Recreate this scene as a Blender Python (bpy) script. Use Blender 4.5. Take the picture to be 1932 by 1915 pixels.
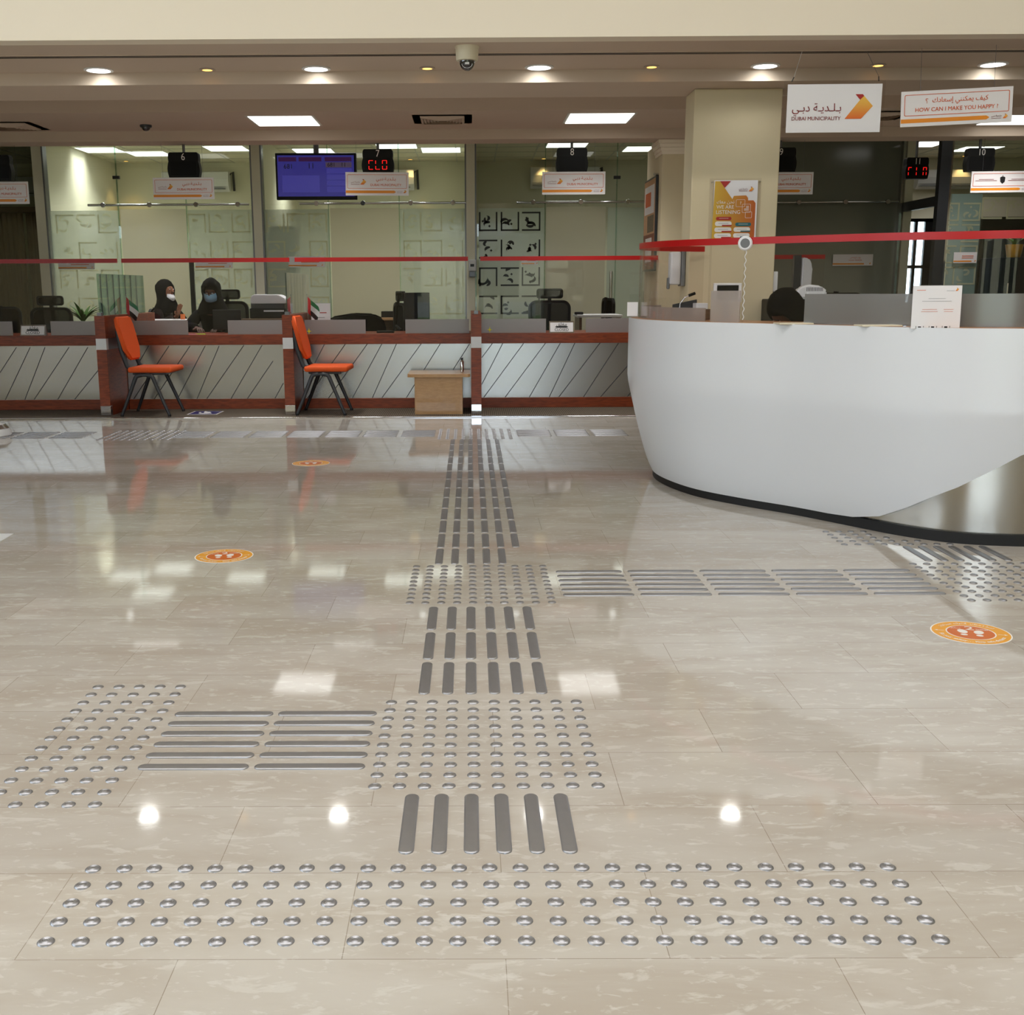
import bpy, bmesh, math, random
from mathutils import Vector, Matrix
random.seed(7)
S = bpy.context.scene
C = bpy.context.collection
for o in list(bpy.data.objects): bpy.data.objects.remove(o)
PI = math.pi

# ------------------------------------------------------------------ camera
F, CX, CY, H = 2050.0, 878.0, 957.5, 1.2
PITCH = math.radians(11.35); YAW = 0.00526; ROLL = 0.0055
_cy, _sy = math.cos(YAW), math.sin(YAW)
FW = Vector((-_sy*math.cos(PITCH), _cy*math.cos(PITCH), -math.sin(PITCH)))
_r0 = Vector((_cy, _sy, 0)); _u0 = _r0.cross(FW)
RT = _r0*math.cos(ROLL) - _u0*math.sin(ROLL)
UP = _u0*math.cos(ROLL) + _r0*math.sin(ROLL)
cam_d = bpy.data.cameras.new('camera'); cam = bpy.data.objects.new('camera', cam_d); C.objects.link(cam)
M = Matrix.Identity(4)
for i in range(3):
    M[i][0] = RT[i]; M[i][1] = UP[i]; M[i][2] = -FW[i]
M[2][3] = H
cam.matrix_world = M
cam_d.sensor_width = 36; cam_d.sensor_fit = 'HORIZONTAL'; cam_d.lens = F/1932*36
S.cycles.transparent_max_bounces = 32; S.cycles.max_bounces = 7; S.cycles.adaptive_threshold = .015; S.cycles.diffuse_bounces = 4; S.cycles.glossy_bounces = 4; S.cycles.transmission_bounces = 4
cam_d.shift_x = (966-CX)/1932; cam_d.clip_end = 300; cam_d.clip_start = .05
S.camera = cam

# ------------------------------------------------------------------ world, exposure
S.view_settings.view_transform = 'Standard'; S.view_settings.look = 'None'
S.view_settings.gamma = 1; S.view_settings.use_curve_mapping = False
S.view_settings.exposure = 0.17
w = bpy.data.worlds.new('sky'); S.world = w; w.use_nodes = True
wn = w.node_tree.nodes; wl = w.node_tree.links; wn.clear()
wo = wn.new('ShaderNodeOutputWorld'); wb = wn.new('ShaderNodeBackground')
wb.inputs[0].default_value = (0.74, 0.87, 1.0, 1); wb.inputs[1].default_value = 5.6
wl.new(wb.outputs[0], wo.inputs[0])
PANEL_W = 13.0        # watts of one 600 mm ceiling panel's area lamp

def area_lamp(name, loc, sx, sy, power, col=(1,.98,.955), parent=None, rot=(0,0,0), spread=115):
    l = bpy.data.lights.new(name, 'AREA'); l.shape = 'RECTANGLE'; l.size = sx; l.size_y = sy
    l.energy = power; l.color = col; l.spread = math.radians(spread)
    o = bpy.data.objects.new(name, l); C.objects.link(o); o.location = loc; o.rotation_euler = rot
    if parent: o.parent = parent
    return o

def pz(x, y, z=0.0):
    d = FW*F + RT*(x-CX) - UP*(y-CY); t = (z-H)/d.z
    return Vector((d.x*t, d.y*t, z))
def py(x, y, Y):
    d = FW*F + RT*(x-CX) - UP*(y-CY); t = Y/d.y
    return Vector((d.x*t, Y, H+d.z*t))

# ------------------------------------------------------------------ materials
def lin(c):
    return tuple((v/255/12.92 if v/255 <= .04045 else ((v/255+.055)/1.055)**2.4) for v in c)
MATS = {}
def new_mat(name):
    m = bpy.data.materials.new(name); m.use_nodes = True; MATS[name] = m
    return m, m.node_tree.nodes, m.node_tree.links
def pm(name, rgb, rough=.5, metal=0, noise=0.0, nscale=20, bump=0.0, coat=0, spec=.5, sss=0, stretch=None, emis=None, es=0):
    m, n, l = new_mat(name); b = n['Principled BSDF']
    c = lin(rgb)
    b.inputs['Base Color'].default_value = (*c, 1)
    b.inputs['Roughness'].default_value = rough; b.inputs['Metallic'].default_value = metal
    b.inputs['Coat Weight'].default_value = coat; b.inputs['Coat Roughness'].default_value = .08
    b.inputs['Specular IOR Level'].default_value = spec
    if emis:
        b.inputs['Emission Color'].default_value = (*lin(emis), 1); b.inputs['Emission Strength'].default_value = es
    tc = n.new('ShaderNodeTexCoord'); mp = n.new('ShaderNodeMapping'); l.new(tc.outputs['Object'], mp.inputs[0])
    if stretch: mp.inputs['Scale'].default_value = stretch
    t = n.new('ShaderNodeTexNoise'); t.inputs['Scale'].default_value = nscale; t.inputs['Detail'].default_value = 4
    l.new(mp.outputs[0], t.inputs[0])
    if noise > 0:
        mx = n.new('ShaderNodeMix'); mx.data_type = 'RGBA'
        mx.inputs[6].default_value = (*[v*(1-noise) for v in c], 1); mx.inputs[7].default_value = (*[min(1, v*(1+noise)) for v in c], 1)
        l.new(t.outputs[0], mx.inputs[0]); l.new(mx.outputs[2], b.inputs['Base Color'])
    if bump > 0:
        bp = n.new('ShaderNodeBump'); bp.inputs['Strength'].default_value = bump; bp.inputs['Distance'].default_value = .002
        l.new(t.outputs[0], bp.inputs['Height']); l.new(bp.outputs[0], b.inputs['Normal'])
    return m
def glass(name, tint=(1,1,1), rough=0.0, ior=1.45, boost=1.0):
    m, n, l = new_mat(name); n.clear()
    o = n.new('ShaderNodeOutputMaterial'); mx = n.new('ShaderNodeMixShader'); t = n.new('ShaderNodeBsdfTransparent')
    g = n.new('ShaderNodeBsdfGlossy'); f = n.new('ShaderNodeFresnel')
    t.inputs[0].default_value = (*tint, 1); g.inputs['Roughness'].default_value = rough; f.inputs[0].default_value = ior
    ma = n.new('ShaderNodeMath'); ma.operation = 'MULTIPLY'; ma.inputs[1].default_value = boost; ma.use_clamp = True
    ge = n.new('ShaderNodeNewGeometry'); mr = n.new('ShaderNodeMapRange'); mr.inputs['To Min'].default_value = ior; mr.inputs['To Max'].default_value = 1/ior
    l.new(ge.outputs['Backfacing'], mr.inputs[0]); l.new(mr.outputs[0], f.inputs[0])
    l.new(f.outputs[0], ma.inputs[0]); l.new(ma.outputs[0], mx.inputs[0])
    l.new(t.outputs[0], mx.inputs[1]); l.new(g.outputs[0], mx.inputs[2]); l.new(mx.outputs[0], o.inputs[0])
    return m
def frosted(name, rgb, alpha, rough=.35, gloss=.06, tcol=(1,1,1), transl=.5):
    """alpha = share that scatters; the rest passes straight through"""
    m, n, l = new_mat(name); n.clear()
    o = n.new('ShaderNodeOutputMaterial'); mx = n.new('ShaderNodeMixShader'); t = n.new('ShaderNodeBsdfTransparent')
    t.inputs[0].default_value = (*tcol, 1)
    d = n.new('ShaderNodeBsdfDiffuse'); tl = n.new('ShaderNodeBsdfTranslucent'); m2 = n.new('ShaderNodeMixShader')
    g = n.new('ShaderNodeBsdfGlossy'); g.inputs['Roughness'].default_value = rough; m3 = n.new('ShaderNodeMixShader')
    c = (*lin(rgb), 1); d.inputs[0].default_value = c; tl.inputs[0].default_value = c
    m2.inputs[0].default_value = transl; mx.inputs[0].default_value = alpha; m3.inputs[0].default_value = gloss
    l.new(d.outputs[0], m2.inputs[1]); l.new(tl.outputs[0], m2.inputs[2])
    l.new(t.outputs[0], mx.inputs[1]); l.new(m2.outputs[0], mx.inputs[2])
    l.new(mx.outputs[0], m3.inputs[1]); l.new(g.outputs[0], m3.inputs[2]); l.new(m3.outputs[0], o.inputs[0])
    return m
def emit(name, rgb, s):
    m, n, l = new_mat(name); n.clear(); o = n.new('ShaderNodeOutputMaterial'); e = n.new('ShaderNodeEmission')
    e.inputs[0].default_value = (*lin(rgb), 1); e.inputs[1].default_value = s; l.new(e.outputs[0], o.inputs[0]); return m
def wood(name, a, b_, rough=.3, scale=(2, 2, 14), coat=.3):
    m, n, l = new_mat(name); b = n['Principled BSDF']
    tc = n.new('ShaderNodeTexCoord'); mp = n.new('ShaderNodeMapping'); mp.inputs['Scale'].default_value = scale
    t = n.new('ShaderNodeTexNoise'); t.inputs['Scale'].default_value = 5; t.inputs['Detail'].default_value = 6; t.inputs['Distortion'].default_value = .6
    r = n.new('ShaderNodeValToRGB'); r.color_ramp.elements[0].color = (*lin(a), 1); r.color_ramp.elements[1].color = (*lin(b_), 1)
    r.color_ramp.elements[0].position = .3; r.color_ramp.elements[1].position = .7
    l.new(tc.outputs['Object'], mp.inputs[0]); l.new(mp.outputs[0], t.inputs[0]); l.new(t.outputs[0], r.inputs[0]); l.new(r.outputs[0], b.inputs['Base Color'])
    b.inputs['Roughness'].default_value = rough; b.inputs['Coat Weight'].default_value = coat
    return m
def gradient(name, c0, c1, z0, z1, rough=.4, axis=2):
    """a printed colour gradient along one local axis"""
    m, n, l = new_mat(name); b = n['Principled BSDF']
    tc = n.new('ShaderNodeTexCoord'); sp = n.new('ShaderNodeSeparateXYZ'); mr = n.new('ShaderNodeMapRange')
    mr.inputs['From Min'].default_value = z0; mr.inputs['From Max'].default_value = z1
    r = n.new('ShaderNodeValToRGB'); r.color_ramp.elements[0].color = (*lin(c0), 1); r.color_ramp.elements[1].color = (*lin(c1), 1)
    l.new(tc.outputs['Object'], sp.inputs[0]); l.new(sp.outputs[axis], mr.inputs[0]); l.new(mr.outputs[0], r.inputs[0]); l.new(r.outputs[0], b.inputs['Base Color'])
    b.inputs['Roughness'].default_value = rough
    return m

def marble():
    m, n, l = new_mat('marble_tiles'); b = n['Principled BSDF']
    tc = n.new('ShaderNodeTexCoord')
    mp = n.new('ShaderNodeMapping'); mp.inputs['Location'].default_value = (.24+6, -1.785+6.3, 0)
    l.new(tc.outputs['Object'], mp.inputs[0])
    br = n.new('ShaderNodeTexBrick'); l.new(mp.outputs[0], br.inputs[0])
    br.offset = .5; br.inputs['Scale'].default_value = 1; br.inputs['Brick Width'].default_value = .6; br.inputs['Row Height'].default_value = .3
    br.inputs['Mortar Size'].default_value = .0011; br.inputs['Mortar Smooth'].default_value = .6
    br.inputs['Color1'].default_value = (*lin((184,177,168)), 1); br.inputs['Color2'].default_value = (*lin((196,190,182)), 1)
    br.inputs['Mortar'].default_value = (*lin((140,130,116)), 1); br.inputs['Bias'].default_value = 0
    # pale flecks lying along the stone's grain
    def flecks(scale, st, lo, hi):
        q = n.new('ShaderNodeMapping'); q.inputs['Scale'].default_value = st; l.new(tc.outputs['Object'], q.inputs[0])
        t = n.new('ShaderNodeTexNoise'); t.inputs['Scale'].default_value = scale; t.inputs['Detail'].default_value = 5; t.inputs['Roughness'].default_value = .6; t.inputs['Distortion'].default_value = .5
        l.new(q.outputs[0], t.inputs[0])
        r = n.new('ShaderNodeMapRange'); r.interpolation_type = 'SMOOTHSTEP'; r.inputs['From Min'].default_value = lo; r.inputs['From Max'].default_value = hi
        l.new(t.outputs[0], r.inputs[0]); return r
    f1 = flecks(8.5, (1.0, 2.6, 1), .56, .64); f2 = flecks(24, (1, 2.2, 1), .58, .66); f3 = flecks(1.4, (1, 3.5, 1), .35, .7)
    def mix(fac, a, col, k):
        mm = n.new('ShaderNodeMath'); mm.operation = 'MULTIPLY'; mm.inputs[1].default_value = k; l.new(fac, mm.inputs[0])
        x = n.new('ShaderNodeMix'); x.data_type = 'RGBA'; x.inputs[7].default_value = (*lin(col), 1)
        l.new(mm.outputs[0], x.inputs[0]); l.new(a, x.inputs[6]); return x.outputs[2]
    c = mix(f3.outputs[0], br.outputs[0], (164,150,134), .5)
    c = mix(f1.outputs[0], c, (212,209,203), .42)
    c = mix(f2.outputs[0], c, (216,214,210), .34)
    l.new(c, b.inputs['Base Color'])
    b.inputs['Roughness'].default_value = .055
    b.inputs['Specular IOR Level'].default_value = .6
    t = n.new('ShaderNodeTexNoise'); t.inputs['Scale'].default_value = 1.2; l.new(tc.outputs['Object'], t.inputs[0])
    bp = n.new('ShaderNodeBump'); bp.inputs['Strength'].default_value = .04; bp.inputs['Distance'].default_value = .02
    l.new(t.outputs[0], bp.inputs['Height']); l.new(bp.outputs[0], b.inputs['Normal'])
    return m
def carpet():
    m, n, l = new_mat('carpet'); b = n['Principled BSDF']
    tc = n.new('ShaderNodeTexCoord'); wv = n.new('ShaderNodeTexWave'); wv.wave_type = 'BANDS'
    wv.inputs['Scale'].default_value = 16; wv.inputs['Distortion'].default_value = 2.5; wv.inputs['Detail'].default_value = 3; wv.inputs['Detail Scale'].default_value = 3
    r = n.new('ShaderNodeValToRGB'); r.color_ramp.elements[0].color = (*lin((60,51,42)), 1); r.color_ramp.elements[1].color = (*lin((112,99,82)), 1)
    l.new(tc.outputs['Object'], wv.inputs[0]); l.new(wv.outputs[0], r.inputs[0]); l.new(r.outputs[0], b.inputs['Base Color']); b.inputs['Roughness'].default_value = .95
    bp = n.new('ShaderNodeBump'); bp.inputs['Strength'].default_value = .5; l.new(wv.outputs[0], bp.inputs['Height']); l.new(bp.outputs[0], b.inputs['Normal'])
    return m

marble(); carpet()
pm('ceiling_paint', (204,186,168), .8, noise=.03, nscale=2)
pm('fascia_paint', (240,229,210), .75, noise=.02, nscale=1.5)
pm('wall_paint', (214,204,172), .75, noise=.03, nscale=3)
pm('column_paint', (214,200,166), .7, noise=.04, nscale=4)
pm('office_wall', (226,222,200), .75, noise=.02, nscale=3)
pm('tile_grid', (205,205,195), .8)
pm('screen_board', (222,208,184), .6)
pm('white_plastic', (225,226,228), .35, noise=.01)
pm('white_shell', (222,224,228), .28, coat=.25, noise=.008, nscale=2)
pm('black_plastic', (5,5,6), .45, noise=.2, spec=.25)
pm('black_rubber', (14,14,16), .6)
pm('charcoal_frame', (46,48,52), .4, noise=.1)
pm('grey_metal', (120,122,126), .35, metal=.6)
pm('chrome', (205,206,208), .12, metal=1)
pm('steel_strip', (188,188,190), .3, metal=1, noise=.05, nscale=60, bump=.05)
pm('steel_tile', (168,168,173), .40, metal=.88, noise=.06, nscale=40)
pm('brushed_panel', (180,180,180), .27, metal=.95, noise=.05, nscale=8, stretch=(30, 30, 1), bump=.02)
pm('stainless_base', (176,172,164), .22, metal=1, noise=.08, nscale=2, stretch=(4, 4, .3), bump=.12)
pm('seam', (52,52,56), .6)
wood('red_wood', (108,42,15), (146,64,27), .4, coat=.05)
wood('beech', (176,134,88), (192,150,102), .4, scale=(3, 3, 10))
wood('brown_wood', (88,66,46), (112,86,60), .5)
wood('tan_edge', (196,140,96), (208,152,108), .4)
pm('orange_fabric', (226,88,22), .75, noise=.12, nscale=90, bump=.15)
pm('black_fabric', (6,6,7), .95, noise=.2, nscale=30, bump=.1, spec=.15)
pm('abaya_brown', (18,10,10), .95, spec=.15, noise=.25, nscale=20, bump=.2)
pm('skin', (148,98,72), .55, noise=.06, nscale=20)
pm('skin_dark', (86,50,34), .55, noise=.06, nscale=20)
pm('mask_blue', (140,190,222), .7, noise=.04)
pm('mask_white', (226,228,230), .7, noise=.04)
pm('red_strip', (176,8,10), .4)
pm('paper_white', (232,230,232), .6)
pm('sign_white', (232,228,228), .35)
pm('print_maroon', (128,30,34), .4)
pm('print_orange', (214,92,34), .4)
pm('print_black', (20,20,22), .5)
pm('print_grey', (150,150,154), .5)
pm('print_teal', (40,104,112), .5)
pm('print_white', (236,232,228), .5)
pm('arrow_red', (172,38,34), .4)
pm('amber_bar', (232,142,34), .4)
pm('sticker_amber', (232,162,44), .45)
pm('sticker_orange', (206,104,30), .45)
pm('print_blue', (40,40,110), .45)
pm('flag_red', (190,30,36), .6); pm('flag_green', (20,110,60), .6); pm('flag_white', (225,225,225), .6)
pm('leaf', (70,110,48), .5, noise=.25, nscale=6)
pm('pot', (80,70,60), .6); pm('gold_pot', (190,142,30), .3, metal=.5)
pm('camera_shell', (222,212,186), .35)
pm('dome_dark', (28,28,32), .06, coat=1)
pm('star_yellow', (230,220,40), .5); pm('note_pink', (230,120,150), .6); pm('note_lime', (190,226,70), .6)
pm('orange_cup', (224,120,60), .4)
pm('dark_glass_film', (58,62,56), .2, noise=.06, nscale=3, stretch=(2, 2, .2))
pm('lawn', (96,128,52), .95, noise=.2, nscale=3); pm('pale_facade', (214,198,170), .9, noise=.06); pm('paving', (190,180,164), .9, noise=.05)
pm('curtain', (150,128,102), .85, noise=.08, nscale=4, stretch=(14, 14, .6), bump=.2)
pm('screen_lit', (20,20,60), .25, emis=(62,58,150), es=.42)
pm('screen_tile', (20,20,40), .25, emis=(76,72,172), es=.42)
pm('screen_header', (20,8,30), .25, emis=(60,24,70), es=.5)
pm('screen_olive', (20,18,20), .25, emis=(84,70,92), es=.5)
pm('screen_off', (4,4,5), .4, spec=.2)
pm('led_red', (120,0,0), .4, emis=(235,24,20), es=1.3)
emit('panel_glow', (255,253,248), 2.2); emit('downlight_glow', (250,255,252), 6.0); emit('amber_glow', (255,190,96), 3.0)
gradient('logo_gold', (222,96,34), (244,206,84), -.5, .5)
gradient('poster_gold', (208,168,52), (186,84,28), -.15, .15, axis=0)
glass('clear_glass', (.93,.97,.95)); glass('acrylic', (.97,.96,.96), boost=.6); glass('office_glass', (.86,.90,.865), boost=1.4); glass('green_edge', (.72,.86,.80), boost=2)
frosted('frosted_counter', (168,160,158), .80, .3, .08, transl=.35)
frosted('frosted_desk', (196,186,180), .62, .25, .06, transl=.35); frosted('frosted_grey', (128,126,124), .80, .2, .14, transl=.3)
frosted('frost_film', (206,216,202), .46, .2, .03); frosted('frost_plain', (222,216,196), .55, .2, .03)
frosted('film_motif', (228,226,194), .5, .2, .03); frosted('mesh_fabric', (24,24,26), .72, .6, .0, transl=.1)
frosted('smoke_film', (124,128,116), .90, .15, .06, transl=.1); frosted('blue_film', (170,196,190), .5, .15, .05)

# ------------------------------------------------------------------ mesh tools
class MB:
    def __init__(s): s.bm = bmesh.new(); s.mi = 0; s.mats = []
    def use(s, name):
        if name not in s.mats: s.mats.append(name)
        s.mi = s.mats.index(name); return s
    def face(s, vs):
        try: f = s.bm.faces.new(vs)
        except ValueError: return
        f.material_index = s.mi; return f
    def box(s, x0, x1, y0, y1, z0, z1, bev=0.0, M=None, seg=2):
        b2 = bmesh.new(); bmesh.ops.create_cube(b2, size=1)
        for v in b2.verts: v.co = Vector(((x0+x1)/2 + v.co.x*(x1-x0), (y0+y1)/2 + v.co.y*(y1-y0), (z0+z1)/2 + v.co.z*(z1-z0)))
        if bev > 0: bmesh.ops.bevel(b2, geom=b2.edges[:], offset=bev, segments=seg, affect='EDGES', profile=.5)
        s.merge(b2, M); return s
    def merge(s, b2, M=None):
        if M is not None: bmesh.ops.transform(b2, matrix=M, verts=b2.verts)
        mp = {v: s.bm.verts.new(v.co) for v in b2.verts}
        for f in b2.faces: s.face([mp[v] for v in f.verts])
        b2.free()
    def prism(s, pts, y0, y1):
        """polygon in x,z pushed from y0 to y1"""
        a = [s.bm.verts.new((p[0], y0, p[1])) for p in pts]; b = [s.bm.verts.new((p[0], y1, p[1])) for p in pts]
        n = len(pts); s.face(a); s.face(b[::-1])
        for i in range(n): s.face([a[i], b[i], b[(i+1) % n], a[(i+1) % n]])
        return s
    def slab(s, pts, z0, z1):
        a = [s.bm.verts.new((p[0], p[1], z0)) for p in pts]; b = [s.bm.verts.new((p[0], p[1], z1)) for p in pts]
        n = len(pts); s.face(a[::-1]); s.face(b)
        for i in range(n): s.face([a[i], a[(i+1) % n], b[(i+1) % n], b[i]])
        return s
    def lathe(s, prof, n=24, M=None):
        b2 = bmesh.new(); rings = []
        for r, z in prof:
            if r < 1e-6: rings.append([b2.verts.new((0, 0, z))])
            else: rings.append([b2.verts.new((r*math.cos(2*PI*k/n), r*math.sin(2*PI*k/n), z)) for k in range(n)])
        for a, b in zip(rings, rings[1:]):
            for k in range(n):
                k2 = (k+1) % n
                vs = []
                for v in ([a[k], a[k2]] if len(a) > 1 else [a[0]]) + ([b[k2], b[k]] if len(b) > 1 else [b[0]]): vs.append(v)
                if len(vs) > 2: b2.faces.new(vs)
        s.merge(b2, M); return s
    def tube(s, path, r, n=8, closed=False, rx=None):
        path = [Vector(p) for p in path]; N = len(path); rings = []
        prev = None
        for i, p in enumerate(path):
            if closed: d = path[(i+1) % N] - path[i-1]
            else: d = path[min(i+1, N-1)] - path[max(i-1, 0)]
            d.normalize()
            if prev is None:
                ref = Vector((0, 0, 1)) if abs(d.z) < .9 else Vector((1, 0, 0)); u = d.cross(ref).normalized()
            else: u = (prev - d*prev.dot(d)).normalized()
            prev = u; v = d.cross(u)
            rr = r[i] if isinstance(r, (list, tuple)) else r
            rings.append([s.bm.verts.new(p + u*rr*math.cos(2*PI*k/n) + v*(rx or rr)*math.sin(2*PI*k/n)) for k in range(n)])
        for i in range(N if closed else N-1):
            a, b = rings[i], rings[(i+1) % N]
            for k in range(n): s.face([a[k], a[(k+1) % n], b[(k+1) % n], b[k]])
        if not closed: s.face(rings[0][::-1]); s.face(rings[-1])
        return s
    def bar(s, p0, p1, w, t):
        """rectangular bar from p0 to p1"""
        p0, p1 = Vector(p0), Vector(p1); d = (p1-p0).normalized()
        u = d.cross(Vector((0, 1, 0)));  u = u.normalized() if u.length > .01 else Vector((1, 0, 0)); v = d.cross(u).normalized()
        a = [s.bm.verts.new(p0 + u*i*w/2 + v*j*t/2) for i, j in ((-1,-1),(1,-1),(1,1),(-1,1))]
        b = [s.bm.verts.new(p1 + u*i*w/2 + v*j*t/2) for i, j in ((-1,-1),(1,-1),(1,1),(-1,1))]
        s.face(a[::-1]); s.face(b)
        for i in range(4): s.face([a[i], a[(i+1) % 4], b[(i+1) % 4], b[i]])
        return s
    def sphere(s, c, rx, ry, rz, n=16, M=None):
        b2 = bmesh.new(); bmesh.ops.create_uvsphere(b2, u_segments=n, v_segments=max(6, n*2//3), radius=1)
        for v in b2.verts: v.co = Vector((c[0]+v.co.x*rx, c[1]+v.co.y*ry, c[2]+v.co.z*rz))
        s.merge(b2, M); return s
    def mesh(s, name, smooth=None):
        me = bpy.data.meshes.new(name)
        bmesh.ops.recalc_face_normals(s.bm, faces=s.bm.faces)
        s.bm.to_mesh(me); s.bm.free()
        for k in s.mats: me.materials.append(MATS[k])
        if smooth is not None:
            me.shade_smooth() if smooth >= 180 else me.set_sharp_from_angle(angle=math.radians(smooth))
            if smooth < 180:
                me.polygons.foreach_set('use_smooth', [True]*len(me.polygons)); me.set_sharp_from_angle(angle=math.radians(smooth))
        return me
    def build(s, name, mat=None, parent=None, smooth=None):
        if mat and not s.mats: s.mats = [mat]
        me = s.mesh(name, smooth); o = bpy.data.objects.new(name, me); C.objects.link(o)
        if parent: o.parent = parent
        return o

def tag(o, label, cat, group=None):
    o['label'] = label; o['category'] = cat
    if group: o['group'] = group
    return o
def thing(name, label, cat, loc=(0,0,0), rz=0, group=None):
    o = bpy.data.objects.new(name, None); C.objects.link(o); o.empty_display_size = .1
    o.location = loc; o.rotation_euler = (0, 0, rz); return tag(o, label, cat, group)
def struct(o): o['kind'] = 'structure'; return o
def copy_tree(o, parent=None):
    c = o.copy(); C.objects.link(c)
    if parent: c.parent = parent
    for ch in [k for k in bpy.data.objects if k.parent == o]: copy_tree(ch, c)
    return c
ORD = ['zeroth','first','second','third','fourth','fifth','sixth','seventh','eighth','ninth','tenth','eleventh','twelfth','thirteenth','fourteenth',
       'fifteenth','sixteenth','seventeenth','eighteenth','nineteenth','twentieth','twenty-first','twenty-second','twenty-third','twenty-fourth','twenty-fifth','twenty-sixth','twenty-seventh']

# Arabic letters in joined presentation forms, laid out left to right for a renderer without shaping
AR = {'ا':(0xFE8D,0xFE8E,None,None),'ب':(0xFE8F,0xFE90,0xFE91,0xFE92),'ة':(0xFE93,0xFE94,None,None),'ت':(0xFE95,0xFE96,0xFE97,0xFE98),
      'ح':(0xFEA1,0xFEA2,0xFEA3,0xFEA4),'د':(0xFEA9,0xFEAA,None,None),'س':(0xFEB1,0xFEB2,0xFEB3,0xFEB4),'ع':(0xFEC9,0xFECA,0xFECB,0xFECC),
      'غ':(0xFECD,0xFECE,0xFECF,0xFED0),'ف':(0xFED1,0xFED2,0xFED3,0xFED4),'ق':(0xFED5,0xFED6,0xFED7,0xFED8),'ك':(0xFED9,0xFEDA,0xFEDB,0xFEDC),
      'ل':(0xFEDD,0xFEDE,0xFEDF,0xFEE0),'م':(0xFEE1,0xFEE2,0xFEE3,0xFEE4),'ن':(0xFEE5,0xFEE6,0xFEE7,0xFEE8),'ي':(0xFEF1,0xFEF2,0xFEF3,0xFEF4),
      'إ':(0xFE87,0xFE88,None,None),'ـ':(0x640,0x640,0x640,0x640)}
def ar(s):
    out = []
    for i, ch in enumerate(s):
        if ch not in AR: out.append(ch); continue
        f = AR[ch]; pj = i > 0 and s[i-1] in AR and AR[s[i-1]][2] is not None
        nj = i+1 < len(s) and s[i+1] in AR and f[2] is not None
        out.append(chr(f[3] if pj and nj else f[1] if pj else f[2] if nj else f[0]))
    return ''.join(out[::-1])
def text_mesh(s, size, align='CENTER', ext=.0008, sx=1.0, bold=0.0):
    cu = bpy.data.curves.new('txt', 'FONT'); cu.body = s; cu.size = size; cu.align_x = align; cu.align_y = 'CENTER'; cu.extrude = ext; cu.resolution_u = 3
    cu.offset = 0
    o = bpy.data.objects.new('txt', cu); me = bpy.data.meshes.new_from_object(o)
    me.transform(Matrix.Rotation(PI/2, 4, 'X') @ Matrix.Diagonal((sx, 1, 1, 1)))
    bpy.data.objects.remove(o); return me
def text(name, s, x, z, size, mat, parent, y=-.004, align='CENTER', sx=1.0, bold=0.0, fit=None, zk=1.0):
    me = text_mesh(s, size, align, sx=sx, bold=bold)
    if fit and len(me.vertices):
        xs = [v.co.x for v in me.vertices]; k = fit/max(1e-6, max(xs)-min(xs)); c = (max(xs)+min(xs))/2
        me.transform(Matrix.Diagonal((k, 1, k*zk, 1)) @ Matrix.Translation((-c if align == 'CENTER' else 0, 0, 0)))
    me.materials.clear(); me.materials.append(MATS[mat])
    o = bpy.data.objects.new(name, me); C.objects.link(o); o.parent = parent; o.location = (x, y, z); return o
def flat(name, pts, mat, parent, y=-.003, t=.001):
    return MB().prism(pts, y, y+t).build(name, mat, parent)
def rrect(x0, x1, z0, z1, r, n=4):
    P = []
    for cx, cz, a in ((x1-r, z1-r, 0), (x0+r, z1-r, 90), (x0+r, z0+r, 180), (x1-r, z0+r, 270)):
        for k in range(n+1):
            t = math.radians(a+90*k/n); P.append((cx+r*math.cos(t), cz+r*math.sin(t)))
    return P
def ring2d(mb, outer, inner, y0, y1):
    n = len(outer)
    for i in range(n):
        j = (i+1) % n
        q = [outer[i], outer[j], inner[j], inner[i]]
        a = [mb.bm.verts.new((p[0], y0, p[1])) for p in q]; b = [mb.bm.verts.new((p[0], y1, p[1])) for p in q]
        mb.face(a); mb.face(b[::-1]); mb.face([a[0], b[0], b[1], a[1]]); mb.face([a[3], a[2], b[2], b[3]])
    return mb

def logo(parent, x, z, h, y=-.004):
    """the folded gold arrow with its red tip; h = height"""
    k = h/202.0
    def q(px_, py_): return ((px_-655)*k, (497-py_)*k)
    o = MB().prism([q(*p) for p in ((692,412),(768,492),(675,592),(540,592),(660,442))], 0, .001).build('logo_arrow', 'logo_gold', parent)
    me = o.data
    g = MATS.get('logo_gold_%d' % int(h*1000))
    if g is None: g = gradient('logo_gold_%d' % int(h*1000), (222,96,34), (244,206,84), -h/2, h/2)
    me.materials[0] = g; o.location = (x, y, z)
    o2 = MB().prism([q(*p) for p in ((620,398),(680,398),(692,412),(660,442))], 0, .001).build('logo_tip', 'arrow_red', parent); o2.location = (x, y, z)

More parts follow.
